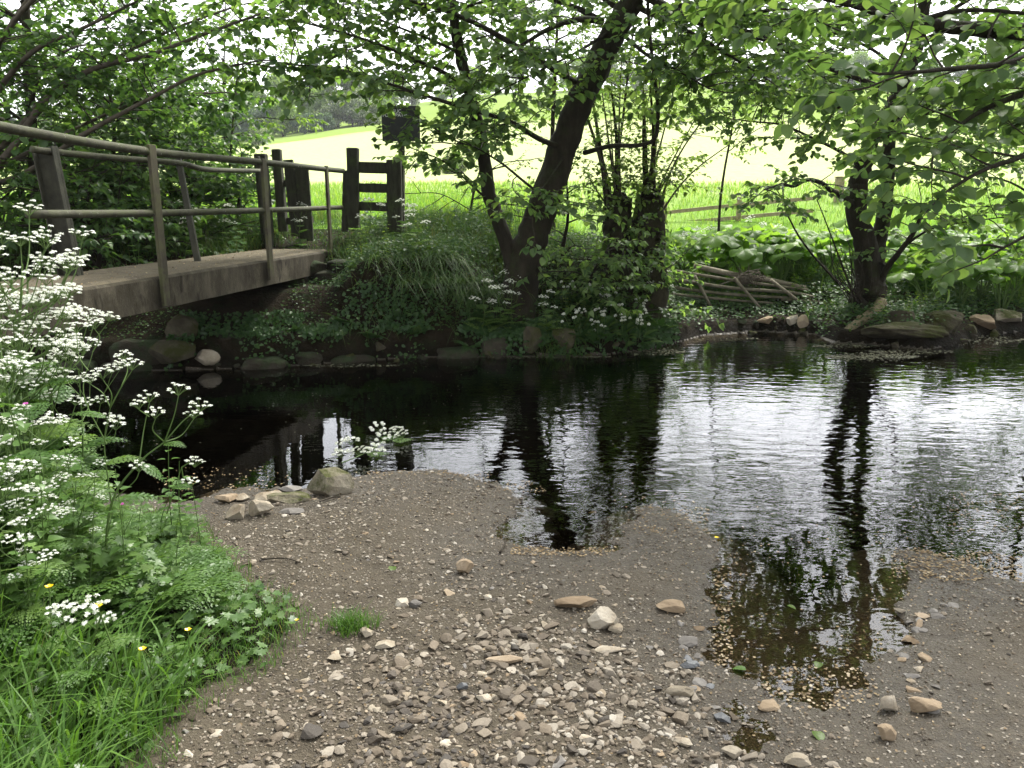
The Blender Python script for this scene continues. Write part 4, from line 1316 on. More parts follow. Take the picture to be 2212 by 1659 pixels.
# --- two ivy-grown pollard stumps with a fan of thin shoots
for (px, pt, pb, Y, w, lab, shoots) in ((1332, 432, 590, 10.7, 60, "left of two dark ivy-clad stumps, a fan of thin shoots rising behind it", [(1225, 150), (1290, 120), (1300, 330), (1255, 210), (1345, 90), (1270, 380), (1320, 260)]),
                                        (1400, 424, 600, 10.8, 68, "right of two dark ivy-clad stumps, thicker and nearest the pole hurdle", [(1470, 130), (1500, 260), (1590, 300), (1440, 60), (1545, 220), (1420, 300), (1390, 180), (1460, 350)])):
    b = base_at(px, pb, Y)
    t = thing("pollard_stump", lab, "tree stump", tuple(b))
    T = Tree(.06, LEAF_HEART, .055, keep=keepw)
    r = w * pxm(Y) / 2
    q = T.limb([b + [0, 0, -.15], P(px - 6, (pb + pt) / 2 + 40, Y), P(px, (pb + pt) / 2 - 10, Y), P(px + 4, pt, Y)], r * 1.35, r * .8, 18, .34)
    T.limb([P(px + 4, pt + 6, Y), P(px + 5, pt - 6, Y)], r * .8, r * .35, 12, .2)
    for (sx_, sy_) in shoots:
        qs = T.limb([P(px + random.uniform(-20, 20), pt + random.uniform(20, 110), Y), P((px * 1.2 + sx_ * .8) / 2, (pt + sy_) / 2 + 30, Y + random.uniform(-.2, .3)), P(sx_, sy_, Y + random.uniform(-.3, .4))], .02, .006, 5, .05, .5, 1)
        T.sprays(qs, .08, 5.0, .5, .004)
    for k_ in range(2):        # stout regrowth stems carrying the old bole on upwards
        dx = random.uniform(-26, 26)
        qs = T.limb([P(px + dx * .6, pt + 30, Y), P(px + dx, pt - 30, Y + random.uniform(-.1, .1)), P(px + dx * 1.6, pt - 130, Y + random.uniform(-.2, .2)), P(px + dx * 2.2 + random.uniform(-20, 20), pt - 230, Y + random.uniform(-.4, .3))], r * .34, .012, 7, .12)
        T.sprays(qs, .05, 5.5, .5, .004)
    n = 230
    for _ in range(n):          # ivy leaves hugging the trunk
        zz = random.random() ** .8; a = random.uniform(0, 2 * math.pi)
        c = q[int(zz * (len(q) - 1))]
        rr = r * random.uniform(1.05, 1.45)
        p = c + np.array([math.cos(a) * rr, math.sin(a) * rr, random.uniform(-.08, .1)])
        T.lp.append(p); T.ld.append(np.array([math.cos(a) * .5 + random.gauss(0, .4), math.sin(a) * .5 + random.gauss(0, .4), -.9]))
        T.ln.append(np.array([math.cos(a), math.sin(a), .4])); T.lsz.append(random.uniform(.04, .085))
    NL[lab[:6]] = T.finish(t, [M['bark_ivy'], M['bark_pale']], M['leaf_light'])
open("/tmp/leaves.txt","w").write(str(NL)+str(sum(NL.values())))
print("LEAVES", NL, sum(NL.values()))

# ------------------------------------------------------------------ rocks
rng = np.random.default_rng(19)


def hit(px, py):
    """Where the view ray through this pixel first meets the ground or the water."""
    yy = np.concatenate([np.arange(1.5, 8, .02), np.arange(8, 14, .02)])
    pts = np.array([P(px, py, v) for v in yy])
    b = pts[:, 2] <= np.maximum(H(pts[:, 0], pts[:, 1]), -.01)
    return pts[int(np.argmax(b))] if b.any() else pts[-1]


def rock(px, py_top, px2, py_bot, label, m, depth=.8, cuts=13, sub=4, sink=.22, rot=None, nm="rock", flat=1.0, rough=.04):
    """A rock standing where its foot meets the ground; width and height measured from the photo."""
    cx = (px + px2) / 2
    foot = hit(cx, py_bot)
    if foot[1] > 7:                    # far bank: tucked against the bank foot
        depth = min(depth, .6)
    Y = foot[1] + .02
    mpp = np.linalg.norm(foot - EYE) / math.hypot(FOC, math.hypot(cx - CX, py_bot - CY)) 
    w = (px2 - px) * mpp
    dp = w * depth
    ang = math.atan2(EYE[2] - foot[2], Y)
    hh = max(((py_bot - py_top) * mpp - dp * math.sin(ang) * .75) / math.cos(ang), w * .16) * flat
    v, f = rock_shape(sub, rng, max(cuts + 2, 13), .44, .84, rough)
    a = rng.uniform(0, 6.28) if rot is None else rot
    c, s = math.cos(a), math.sin(a)
    v = np.stack([v[:, 0] * c - v[:, 1] * s, v[:, 0] * s + v[:, 1] * c, v[:, 2]], 1)
    v = v / np.abs(v).max(0)
    tot = hh / (1 - sink)
    v = v * np.array([w / 2, dp / 2, tot / 2])
    gz = h1(foot[0], foot[1] + dp * .4)
    gz = max(min(gz, foot[2] + .08), -.03)
    cen = np.array([foot[0], foot[1] + dp * .42, gz + tot * (.5 - sink)])
    g = Geo(); g.add(v + cen, f, rng.random())
    o = build(nm, g, M[m], base=tuple(foot), smooth_=False)
    return tag(o, label, "rock")


rock(640, 1003, 760, 1075, "largest mossy boulder at the water's edge, tip of the rock cluster", 'mossrock', .6, 8, rot=.4)
rock(557, 1062, 668, 1087, "low flat moss-stained slab in the shoreline rock cluster", 'mossrock', .5, 8)
rock(594, 1042, 648, 1068, "rounded grey rock next to the mossy boulder at the waterline", 'greystone', .8)
rock(536, 1053, 616, 1086, "pale undercut rock in the middle of the shoreline cluster", 'limestone', .7)
rock(456, 1060, 508, 1090, "brownish angular rock at the left end of the shoreline cluster", 'tanstone', .9)
rock(503, 1064, 542, 1086, "small pale rock wedged second from the left end of the cluster", 'limestone', .9)
rock(482, 1080, 533, 1126, "blocky cracked pale rock, front left of the shoreline cluster", 'limestone', .8, 7)
rock(527, 1080, 586, 1122, "pale sloping block at the front of the shoreline cluster", 'limestone', .8, 7)
rock(588, 1089, 652, 1113, "low grey wedge-shaped rock in front of the mossy slab", 'greystone', .7)
rock(1197, 1284, 1293, 1322, "ridged tan rock lying behind the large pale block on the gravel", 'tanstone', .6, 9)
rock(1270, 1296, 1346, 1366, "large blocky pale limestone on the gravel beside the ridged tan rock", 'limestone', .8, 7)
rock(1308, 1347, 1348, 1374, "fist-sized pale stone touching the foot of the large limestone block", 'limestone', .9)
rock(1420, 1299, 1492, 1331, "low brown rock at the edge of the still pool", 'tanstone', .6)
rock(982, 1204, 1024, 1243, "lone peach-tinted angular stone in the middle of the mud", 'tanstone', .9, 8)
rock(880, 1296, 911, 1319, "rounded grey cobble right of the grass tuft on the mud", 'greystone', .9)
rock(852, 1291, 884, 1313, "pale stone leaning on the rounded grey cobble", 'limestone', .9)
rock(774, 1359, 806, 1386, "small squarish white stone below the grass tuft", 'limestone', .9, 7)
rock(800, 1382, 852, 1408, "low pale flat stone beside the squarish white stone", 'limestone', .7)
rock(1283, 1393, 1357, 1413, "long flat pale slab below the large limestone block", 'limestone', .5)
rock(1048, 1424, 1132, 1447, "flat orange-tan slab lying in the coarse gravel", 'tanstone', .45)
rock(1432, 1477, 1504, 1511, "long pointed pale stone beside the near edge of the pool", 'limestone', .5, rot=2.6)
rock(1468, 1373, 1522, 1400, "grey angular stone at the left rim of the pool", 'greystone', .7)
rock(1473, 1424, 1519, 1452, "dark slaty stone tilted at the left rim of the pool", 'slate', .7)
rock(1640, 1520, 1690, 1545, "brown rounded stone at the near end of the pool", 'tanstone', .8)
rock(1545, 1545, 1585, 1570, "small dark stone in front of the pool's near tip", 'slate', .8)
rock(1025, 1500, 1062, 1524, "bright oval pale stone in the coarse gravel near the slab", 'limestone', .8)
rock(985, 1478, 1012, 1500, "blue-grey flat stone in the coarse gravel", 'slate', .7)
rock(1965, 1508, 2045, 1552, "broad tan stone low on the right-hand mud", 'tanstone', .6)
rock(1905, 1500, 1950, 1545, "pale knobbly stone left of the broad tan stone", 'limestone', .8)
rock(1900, 1570, 1945, 1612, "pinkish pale stone in the bottom right mud", 'tanstone', .8)
rock(1690, 1628, 1755, 1662, "pale flat stone cut by the bottom edge of the view", 'limestone', .6)
rock(1560, 1610, 1612, 1640, "pale wedge-shaped stone near the bottom edge right of centre", 'limestone', .6)
rock(1455, 1590, 1500, 1616, "whitish stone near the bottom edge, below the pointed pale stone", 'limestone', .7)
rock(1270, 1098, 1290, 1108, "tiny brown stone standing out of the wet mud", 'tanstone', .8, sub=3)
# far bank
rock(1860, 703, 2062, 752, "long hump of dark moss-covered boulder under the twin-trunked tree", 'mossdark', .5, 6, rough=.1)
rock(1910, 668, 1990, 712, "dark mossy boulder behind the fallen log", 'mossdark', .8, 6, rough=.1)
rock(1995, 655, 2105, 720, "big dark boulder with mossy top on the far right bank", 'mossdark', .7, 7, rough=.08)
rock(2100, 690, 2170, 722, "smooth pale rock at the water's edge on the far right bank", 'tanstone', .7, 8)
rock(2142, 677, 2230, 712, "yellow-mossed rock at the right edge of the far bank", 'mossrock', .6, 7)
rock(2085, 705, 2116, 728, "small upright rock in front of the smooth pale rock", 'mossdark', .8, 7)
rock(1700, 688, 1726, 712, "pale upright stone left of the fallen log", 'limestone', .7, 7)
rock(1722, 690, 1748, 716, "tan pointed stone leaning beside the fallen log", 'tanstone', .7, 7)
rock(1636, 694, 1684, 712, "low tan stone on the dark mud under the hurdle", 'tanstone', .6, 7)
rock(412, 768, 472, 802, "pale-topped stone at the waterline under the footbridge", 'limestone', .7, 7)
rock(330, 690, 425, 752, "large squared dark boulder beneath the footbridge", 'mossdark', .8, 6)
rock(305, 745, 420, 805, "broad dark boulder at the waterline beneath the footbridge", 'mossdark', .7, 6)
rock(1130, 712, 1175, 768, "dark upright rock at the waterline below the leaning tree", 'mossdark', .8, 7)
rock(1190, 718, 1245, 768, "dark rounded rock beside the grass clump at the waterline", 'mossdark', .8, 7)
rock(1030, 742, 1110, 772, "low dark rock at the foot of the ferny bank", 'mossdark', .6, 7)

# stones of the rut on the right and along the pool: a loose line of cobbles
def stone_proto(k, m, sub=3):
    v, f = rock_shape(sub, rng, 13, .32, .78, .03)
    g = Geo(); g.add(v, f, rng.random())
    return v, f


def small_stone(x, y, w, m, label, group, hr=None, nm="stone"):
    v, f = protos[int(rng.integers(len(protos)))]
    key = (id(v), m)
    if key not in stone_mesh:
        g = Geo(); g.add(v, f, rng.random())
        o = build(nm, g, M[m], smooth_=False)
        stone_mesh[key] = o.data
    else:
        o = bpy.data.objects.new(nm, stone_mesh[key]); C.objects.link(o)
    hr = rng.uniform(.24, .45) if hr is None else hr
    d = rng.uniform(.55, .95)
    o.scale = (w / 2, w / 2 * d, w / 2 * hr)
    o.rotation_euler = (rng.normal() * .12, rng.normal() * .12, rng.uniform(0, 6.28))
    o.location = (x, y, h1(x, y) + w / 2 * hr * .12)
    tag(o, label, "stone", group)
    return o


protos = [stone_proto(k, None) for k in range(9)]
stone_mesh = {}
for k in range(26):
    t = (k + rng.random()) / 26
    px = np.interp(t, [0, .35, .7, 1], [2050, 1975, 1985, 2030]) + rng.normal() * 18
    py = np.interp(t, [0, .35, .7, 1], [1295, 1340, 1440, 1520]) + rng.normal() * 9
    p = Z(px, py, .05)
    small_stone(p[0], p[1], rng.uniform(.035, .085), rng.choice(['greystone', 'greystone', 'limestone', 'tanstone']), "grey cobble in the loose line along the right-hand rut", "cobbles along the right-hand rut")
for k in range(16):
    t = rng.random()
    px = np.interp(t, [0, 1], [1480, 1545]) + rng.normal() * 12
    py = np.interp(t, [0, 1], [1340, 1540]) + rng.normal() * 9
    p = Z(px, py, .05)
    small_stone(p[0], p[1], rng.uniform(.025, .06), rng.choice(['greystone', 'slate', 'greystone', 'tanstone']), "dark grey stone in the line along the pool's left rim", "stones along the left rim of the pool")


k = 0
while k < 46:
    x = rng.uniform(-3.4, 6.6)
    yf = float(np.interp(x, far_sh[:, 0], far_sh[:, 1]))
    y = yf + rng.normal() * .07 + .03
    w = rng.uniform(.06, .2)
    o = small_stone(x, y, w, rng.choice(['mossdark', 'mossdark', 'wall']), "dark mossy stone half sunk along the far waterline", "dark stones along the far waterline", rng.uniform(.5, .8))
    o.location.z = max(-.02, min(h1(x, y), .12)) + .01
    k += 1


def gravel_dens(x, y):
    """How thick the gravel lies on the ford: thickest in the middle foreground, thin on the mud to the right and by the water."""
    n = fbm(x * 1.6, y * 1.6, 63) + .5
    d = .2 + 1.1 * np.exp(-(((x - .15) / .75) ** 2 + ((y - 2.3) / .75) ** 2))
    d = d + .35 * np.exp(-(((x + .75) / .55) ** 2 + ((y - 3.9) / .8) ** 2))
    d = d * (.35 + 1.5 * np.clip(n - .18, 0, 1)) * (1 - .45 * smooth((x - .9) / .7))
    return np.clip(d, .04, 1)


def on_ford(x, y, lo=.006):
    z = H(x, y)
    ok = (z > lo) & (y < 6.2) & (sdist(BANK_POLY, x, y) > -.02)
    return ok, z


xs, ys = scatter(5200, -1.9, 2.7, 1.7, 5.6, gravel_dens)
ok, _ = on_ford(xs, ys, .014)
xs, ys = xs[ok], ys[ok]
cnt = 0
for x, y in zip(xs, ys):
    if cnt >= 250: break
    if rng.random() > np.clip(1.6 - y * .2, .5, 1) : continue
    w = min(.02 + rng.gamma(1.5, .0088), .075)
    m = rng.choice(['limestone', 'limestone', 'limestone', 'tanstone', 'greystone'])
    small_stone(x, y, w, m, "loose pale stone lying among the gravel of the ford", "loose stones on the gravel ford")
    cnt += 1

# gravel: thousands of pebbles, one mass
pv = []
for k in range(16):
    v, f = rock_shape(1, rng, 9, .32, .78, 0)
    pv.append((v, f))
xs, ys = scatter(52000, -2.1, 3.2, 1.6, 5.8, gravel_dens)
ok, zs = on_ford(xs, ys, -.03)
xs, ys, zs = xs[ok], ys[ok], zs[ok]
g = Geo()
n = len(xs)
kind = RNG.integers(0, 16, n)
size = np.clip(.0045 + RNG.gamma(1.25, .0042, n), .004, .03) * np.where(gravel_dens(xs, ys) > .45, 1.25, .85)
size = np.where(zs < .012, size * .7, size)
tint = np.clip(RNG.normal(.55, .24, n), 0, 1)
# the coarse brown grit of the middle, damp and darker than the dry pale stones on the right of it
tint = tint - .3 * np.exp(-(((xs + .25) / .4) ** 2 + ((ys - 2.35) / .55) ** 2))
for k in range(16):
    s = kind == k
    v, f = pv[k]
    a = RNG.uniform(0, 6.28, s.sum()); c, sn = np.cos(a)[:, None], np.sin(a)[:, None]
    sx = size[s][:, None] * RNG.uniform(.8, 1.25, s.sum())[:, None]; sy = size[s][:, None] * RNG.uniform(.5, .9, s.sum())[:, None]; sz = size[s][:, None] * RNG.uniform(.3, .6, s.sum())[:, None]
    X, Yv, Zv = v[None, :, 0] * sx, v[None, :, 1] * sy, v[None, :, 2] * sz
    V = np.stack([X * c - Yv * sn + xs[s][:, None], X * sn + Yv * c + ys[s][:, None], Zv + zs[s][:, None] + sz * .3], -1)
    F = (f[None] + (np.arange(s.sum()) * len(v))[:, None, None]).reshape(-1, 3)
    g.add(V.reshape(-1, 3), F, np.repeat(tint[s], len(v)))
# fine angular chips over all the mud
cv = [rock_shape(0, rng, 4, .3, .7, 0) for k in range(12)]
xs, ys = scatter(150000, -2.1, 3.4, 1.6, 5.8, lambda x, y: np.clip(.35 + .9 * fbm(x * 2.3, y * 2.3, 64) + .5 * gravel_dens(x, y), .06, 1))
ok, zs = on_ford(xs, ys, -.045)
xs, ys, zs = xs[ok], ys[ok], zs[ok]
n = len(xs)
kind = RNG.integers(0, 12, n)
size = np.clip(.0016 + RNG.gamma(1.2, .0016, n), .0015, .009)
tint = np.clip(RNG.beta(1.5, 1.9, n), 0, 1)
for k in range(12):
    s = kind == k
    v, f = cv[k]
    a = RNG.uniform(0, 6.28, s.sum()); c, sn = np.cos(a)[:, None], np.sin(a)[:, None]
    sx = size[s][:, None]; sy = sx * RNG.uniform(.5, .95, s.sum())[:, None]; sz = sx * RNG.uniform(.3, .7, s.sum())[:, None]
    X, Yv, Zv = v[None, :, 0] * sx, v[None, :, 1] * sy, v[None, :, 2] * sz
    V = np.stack([X * c - Yv * sn + xs[s][:, None], X * sn + Yv * c + ys[s][:, None], Zv + zs[s][:, None] + sz * .4], -1)
    g.add(V.reshape(-1, 3), (f[None] + (np.arange(s.sum()) * len(v))[:, None, None]).reshape(-1, 3), np.repeat(tint[s], len(v)))
tag(build("gravel", g, M['pebble'], smooth_=False), "brown and pale gravel strewn over the muddy ford", "gravel", kind="stuff")

# fallen elm seeds: rafts on the still pool and along the shore, flecks on the mud
def seeds(n, fn, zf, sz=(.006, .012), tilt=.12):
    x, y = fn(n)
    z = zf(x, y)
    a = RNG.uniform(0, 6.28, len(x))
    leaves(gs, np.stack([x, y, z], 1), np.stack([np.cos(a), np.sin(a), RNG.normal(0, tilt, len(x))], 1), np.stack([RNG.normal(0, tilt, len(x)), RNG.normal(0, tilt, len(x)), np.ones(len(x))], 1),
           RNG.uniform(sz[0], sz[1], len(x)) * 1.7, SEED, RNG.random(len(x)), width=1.0)


SEED = (np.array([(0, 0, 0), (.25, .42, .04), (.75, .4, 0), (1, 0, .03), (.75, -.4, .02), (.25, -.42, 0)]), np.array([(0, 5, 4, 3), (0, 3, 2, 1)]))
gs = Geo()
def pool_edge(n):
    x = RNG.uniform(.6, 4.2, n * 3); y = RNG.uniform(2.2, 5.0, n * 3)
    w = sdist(WATER_POLY, x, y)
    k = (w < 0) & (RNG.random(len(x)) < np.exp(w / .16) * (.25 + 1.5 * np.clip(fbm(x * 4, y * 4, 71) + .3, 0, 1)) + .035 * (y < 3.6))
    return x[k][:n], y[k][:n]
seeds(2300, pool_edge, lambda x, y: np.full(len(x), .003), (.003, .0085), .03)
def patch(px0, px1, py0, py1, dens=1.0):
    def fn(n):
        px = RNG.uniform(px0, px1, n); py = RNG.uniform(py0, py1, n)
        q = np.array([Z(a, b_, .0) for a, b_ in zip(px, py)])
        k = vnoise(px / 26, py / 9, 88) > .5 - .3 * dens * RNG.random(n)
        return q[k, 0], q[k, 1]
    return fn
lvl = lambda x, y: np.maximum(H(x, y), 0) + .004
for args, n in (((1105, 1330, 1183, 1207), 420), ((1990, 2215, 1192, 1262), 900), ((1370, 1530, 1096, 1160), 260), ((1925, 2010, 1185, 1250), 260), ((1640, 1900, 1440, 1535), 320), ((1540, 1580, 1230, 1440), 260), ((2050, 2215, 1060, 1150), 260), ((770, 1060, 1018, 1035), 220), ((1090, 1180, 1040, 1066), 130), ((330, 640, 1010, 1062), 240)):
    seeds(int(n * .9), patch(*args), lvl, (.0035, .0095))
def mud(n):
    x, y = scatter(n, -1.8, 3.4, 1.6, 5.6); ok, z = on_ford(x, y, -.01); return x[ok], y[ok]
seeds(3400, mud, lambda x, y: H(x, y) + .006, (.003, .007), .35)
def deck(n):
    u = RNG.uniform(.2, 7, n); v_ = BR_W * np.clip(np.where(RNG.random(n) < .7, RNG.beta(.7, .7, n), RNG.random(n)), .05, .95)
    return BR_A[0] + BR_D[0] * u + BR_S[0] * v_, BR_A[1] + BR_D[1] * u + BR_S[1] * v_
seeds(420, deck, lambda x, y: np.full(len(x), 1.1 + .026), (.004, .011), .3)
tag(build("fallen_elm_seeds", gs, M['seed']), "papery tan tree seeds floating in rafts and stuck to the mud", "seeds", kind="stuff")

# pale scum drifting by the far right bank, specks of fluff on the water
gs = Geo()
def scum(n, px0, px1, py0, py1, taper=True):
    px = RNG.uniform(px0, px1, n); py = RNG.normal((py0 + py1) / 2, (py1 - py0) / 3.2, n)
    u = (px - px0) / (px1 - px0)
    py = (py - (py0 + py1) / 2) * np.sin(np.pi * np.clip(u, .06, .94)) + (py0 + py1) / 2
    q = np.array([Z(a, b_, .0) for a, b_ in zip(px, py)])
    a = RNG.uniform(0, 6.28, n)
    leaves(gs, np.stack([q[:, 0], q[:, 1], np.full(n, .004)], 1), np.stack([np.cos(a), np.sin(a), RNG.normal(0, .05, n)], 1), np.tile([0, 0, 1.0], (n, 1)), RNG.uniform(.008, .035, n), SEED, RNG.random(n))
for a in ((900, 1785, 1985, 762, 780), (200, 1760, 1900, 744, 752), (260, 1880, 2060, 752, 768), (420, 2020, 2215, 722, 748), (50, 1440, 1640, 728, 736), (340, 1030, 1320, 768, 775), (260, 1330, 1480, 752, 768), (120, 640, 860, 786, 794)):
    scum(*a)
n = 420
q = np.array([Z(a, b_, 0.) for a, b_ in zip(RNG.uniform(300, 2212, n), 770 + RNG.gamma(1.5, 60, n))])
a = RNG.uniform(0, 6.28, n)
k = sdist(WATER_POLY, q[:, 0], q[:, 1]) < -.05
leaves(gs, np.stack([q[k, 0], q[k, 1], np.full(k.sum(), .004)], 1), np.stack([np.cos(a[k]), np.sin(a[k]), np.zeros(k.sum())], 1), np.tile([0, 0, 1.0], (k.sum(), 1)), RNG.uniform(.006, .016, k.sum()), SEED, RNG.uniform(.6, 1, k.sum()))
tag(build("floating_scum", gs, M['scum']), "pale flecks and scum drifting on the dark water", "scum", kind="stuff")

# single fallen leaves that stand out
for (px, py, sz, m, lab) in ((1612, 1452, .05, 'herb', "dark green fallen leaf floating at the near edge of the pool"), (848, 1247, .045, 'leaf_light', "light green fallen leaf on the mud below the rock cluster"),
                             (1545, 1165, .03, 'yellow', "small yellow leaf stuck at the shore of the inlet"), (1770, 1435, .04, 'leaf_light', "pale green leaf floating in the middle of the pool"),
                             (1700, 1312, .04, 'leaf_light', "light green leaf floating towards the back of the pool"), (1900, 1035, .04, 'leaf_light', "yellow-green leaf floating beyond the pool on the right"),
                             (1760, 1592, .05, 'leaf_light', "pale leaf lying on the bottom right mud below the pool")):
    p = Z(px, py, 0.0); z = max(h1(p[0], p[1]), 0) + .008
    g = Geo(); a = rng.uniform(0, 6.28)
    leaves(g, [(p[0], p[1], z)], [(math.cos(a), math.sin(a), .05)], [(.1, .1, 1)], sz, LEAF_ROUND, np.array([.6]))
    tag(build("fallen_leaf", g, M[m], base=(p[0], p[1], z)), lab, "leaf")

# driftwood sticks on the mud
for (x0, y0, x1, y1, r, lab) in ((735, 1068, 690, 1080, .006, "thin stick lying against the mossy boulder"), (1080, 1180, 1092, 1150, .006, "short curved twig on the wet mud by the inlet"), (565, 1215, 650, 1222, .004, "dry grass stalk lying on the mud above the lawn")):
    a_, b_ = Z(x0, y0, .06), Z(x1, y1, .06)
    a_[2] = max(h1(a_[0], a_[1]), 0) + .012; b_[2] = max(h1(b_[0], b_[1]), 0) + .012
    g = Geo(); tube(g, catmull([a_, (a_ + b_) / 2 + [.01, .02, .004], b_], 5), [r, r * .5], 6, cap=True)
    tag(build("stick", g, M['bark_twig'], base=tuple(a_)), lab, "stick")

# ------------------------------------------------------------------ plants
def local_thing(name, label, cat, group=None):
    return thing(name, label, cat, (0, 0, 0), group, local=True)


FLORET = (np.array([(1, 0, 0), (.38, .3, .05), (.3, .95, 0), (-.12, .46, .05), (-.8, .6, 0), (-.47, 0, .05), (-.8, -.6, 0), (-.12, -.46, .05), (.3, -.95, 0), (.38, -.3, .05), (0, 0, .1)]),
          np.array([(10, 9, 0, 1), (10, 1, 2, 3), (10, 3, 4, 5), (10, 5, 6, 7), (10, 7, 8, 9)]))


def frond(g, p, d, L, npair=8, up=np.array([0, 0, 1.0]), m=0, var=None, wid=.42, droop=.5, sub=5):
    """A feathery divided leaf: pinnae along a drooping midrib, each cut into small leaflets."""
    d = d / np.linalg.norm(d)
    pts = []
    q = p.copy(); dd = d.copy()
    for i in range(npair + 2):
        pts.append(q.copy()); q = q + dd * L / (npair + 1); dd = dd + np.array([0, 0, -droop / npair]); dd /= np.linalg.norm(dd)
    pts = np.array(pts)
    tube(g, pts, [L * .008, L * .003], 3, .4, m)
    P_, D_, N_, S_ = [], [], [], []
    for i in range(1, npair + 2):
        t = i / (npair + 1)
        dd = pts[i] - pts[i - 1]; dd /= np.linalg.norm(dd)
        side = np.cross(dd, up); side /= np.linalg.norm(side) + 1e-9
        nn = np.cross(side, dd)
        pl = L * wid * (1 - t) ** .75 * (.55 + .45 * min(1, t * 4)) + L * .03
        for s in (-1, 1):
            pd = side * s + dd * .45 + np.array([0, 0, -.12]); pd /= np.linalg.norm(pd)
            ns = max(2, int(sub * pl / (L * wid) + 1.5))
            for j in range(ns):
                u = (j + .6) / ns
                c = pts[i] + pd * pl * u
                l2 = pl * .42 * (1 - u * .65)
                ps = np.cross(pd, nn)
                for s2 in (-1, 1):
                    P_.append(c); D_.append(ps * s2 + pd * .7); N_.append(nn + np.array([random.gauss(0, .15), random.gauss(0, .15), 0])); S_.append(l2)
            P_.append(pts[i] + pd * pl * .8); D_.append(pd); N_.append(nn); S_.append(pl * .3)
    v = RNG.uniform(.2, .9) if var is None else var
    leaves(g, P_, D_, N_, S_, LEAF_SMALL, np.clip(np.full(len(P_), v) + RNG.normal(0, .06, len(P_)), 0, 1), m)


def umbel(p, d, R_, parent, nray=11, rich=10, fs=.0055):
    """A flat-topped compound flower head: green rays, each with a cluster of tiny white flowers."""
    g = Geo()
    d = d / np.linalg.norm(d)
    a = np.cross(d, [0.3, 1, .2]); a /= np.linalg.norm(a); b = np.cross(d, a)
    C_, N_ = [], []
    for i in range(nray):
        th = i * 2.4; rr = math.sqrt((i + .5) / nray)
        rd = d * 1.0 + (a * math.cos(th) + b * math.sin(th)) * rr * 1.7
        rd /= np.linalg.norm(rd)
        e = p + rd * R_ * (1.2 - .1 * rr) * random.uniform(.88, 1.1) + np.array([random.gauss(0, .003) for _ in range(3)])
        tube(g, [p, (p + e) / 2 + d * .004, e], .0009, 3, .5, 0)
        for k in range(rich):
            t2 = k * 2.4; r2 = math.sqrt((k + .4) / rich) * R_ * .2
            C_.append(e + (a * math.cos(t2) + b * math.sin(t2)) * r2 + d * (.005 - r2 * .25)); N_.append(d + (a * math.cos(t2) + b * math.sin(t2)) * .5 + np.array([random.gauss(0, .25) for _ in range(3)]))
    n = len(C_)
    leaves(g, C_, RNG.normal(size=(n, 3)), N_, RNG.uniform(.8, 1.25, n) * fs, FLORET, RNG.random(n), 1)
    return build("umbel", g, [M['stem'], M['white']], parent)


def cow_parsley(h, nb, seed, leaf=.3, rich=9, nray=10, R_=.05, fs=.0055, nl=7):
    random.seed(seed)
    t = local_thing("cow_parsley", "cow parsley", "wildflower")
    g = Geo()
    lean = np.array([random.gauss(0, .1), random.gauss(0, .1), 1.0])
    q = catmull([np.zeros(3), lean * h * .4 + [random.gauss(0, .02), random.gauss(0, .02), 0], lean * h * .8], 6)
    q[:, 2] *= 1
    tube(g, q, [.0055, .003], 6, .4)
    heads = []
    for i in range(nb):
        k = .42 + .58 * (i + .5) / nb
        p = q[min(len(q) - 1, int(k * (len(q) - 1)))]
        a = i * 2.4 + random.random()
        L = h * random.uniform(.16, .28)
        e = p + np.array([math.cos(a) * L * .75, math.sin(a) * L * .75, L * random.uniform(.6, 1.0)])
        e[2] = min(e[2], h * random.uniform(.86, 1.02))
        bq = catmull([p, p + (e - p) * .5 + [math.cos(a) * .03, math.sin(a) * .03, -.02], e], 5)
        tube(g, bq, [.003, .0016], 5, .5)
        heads.append((e, bq[-1] - bq[-2]))
        if random.random() < .75:        # a side head from the branch
            m_ = bq[5]; a2 = a + random.choice((-1, 1)) * .9
            e2 = m_ + np.array([math.cos(a2) * L * .4, math.sin(a2) * L * .4, L * .5])
            tube(g, catmull([m_, (m_ + e2) / 2, e2], 4), [.002, .0013], 4, .5)
            heads.append((e2, e2 - m_))
    build("stem", g, M['stem'], t)
    for (e, d) in heads:
        dd = np.array([d[0] * .4, d[1] * .4, abs(d[2]) + .3 * np.linalg.norm(d)])
        umbel(e, dd, R_ * random.uniform(.7, 1.15), t, nray, rich, fs)
    for i in range(nl):
        k = .03 + .75 * (i / nl) ** 1.3
        p = q[int(k * (len(q) - 1))]
        a = i * 2.4 + random.random()
        g = Geo()
        L = leaf * (1.15 - .75 * k)
        frond(g, p, np.array([math.cos(a), math.sin(a), random.uniform(.35, .8)]), L, 8, droop=.9)
        build("leaf", g, M['herb'], t)
    return t


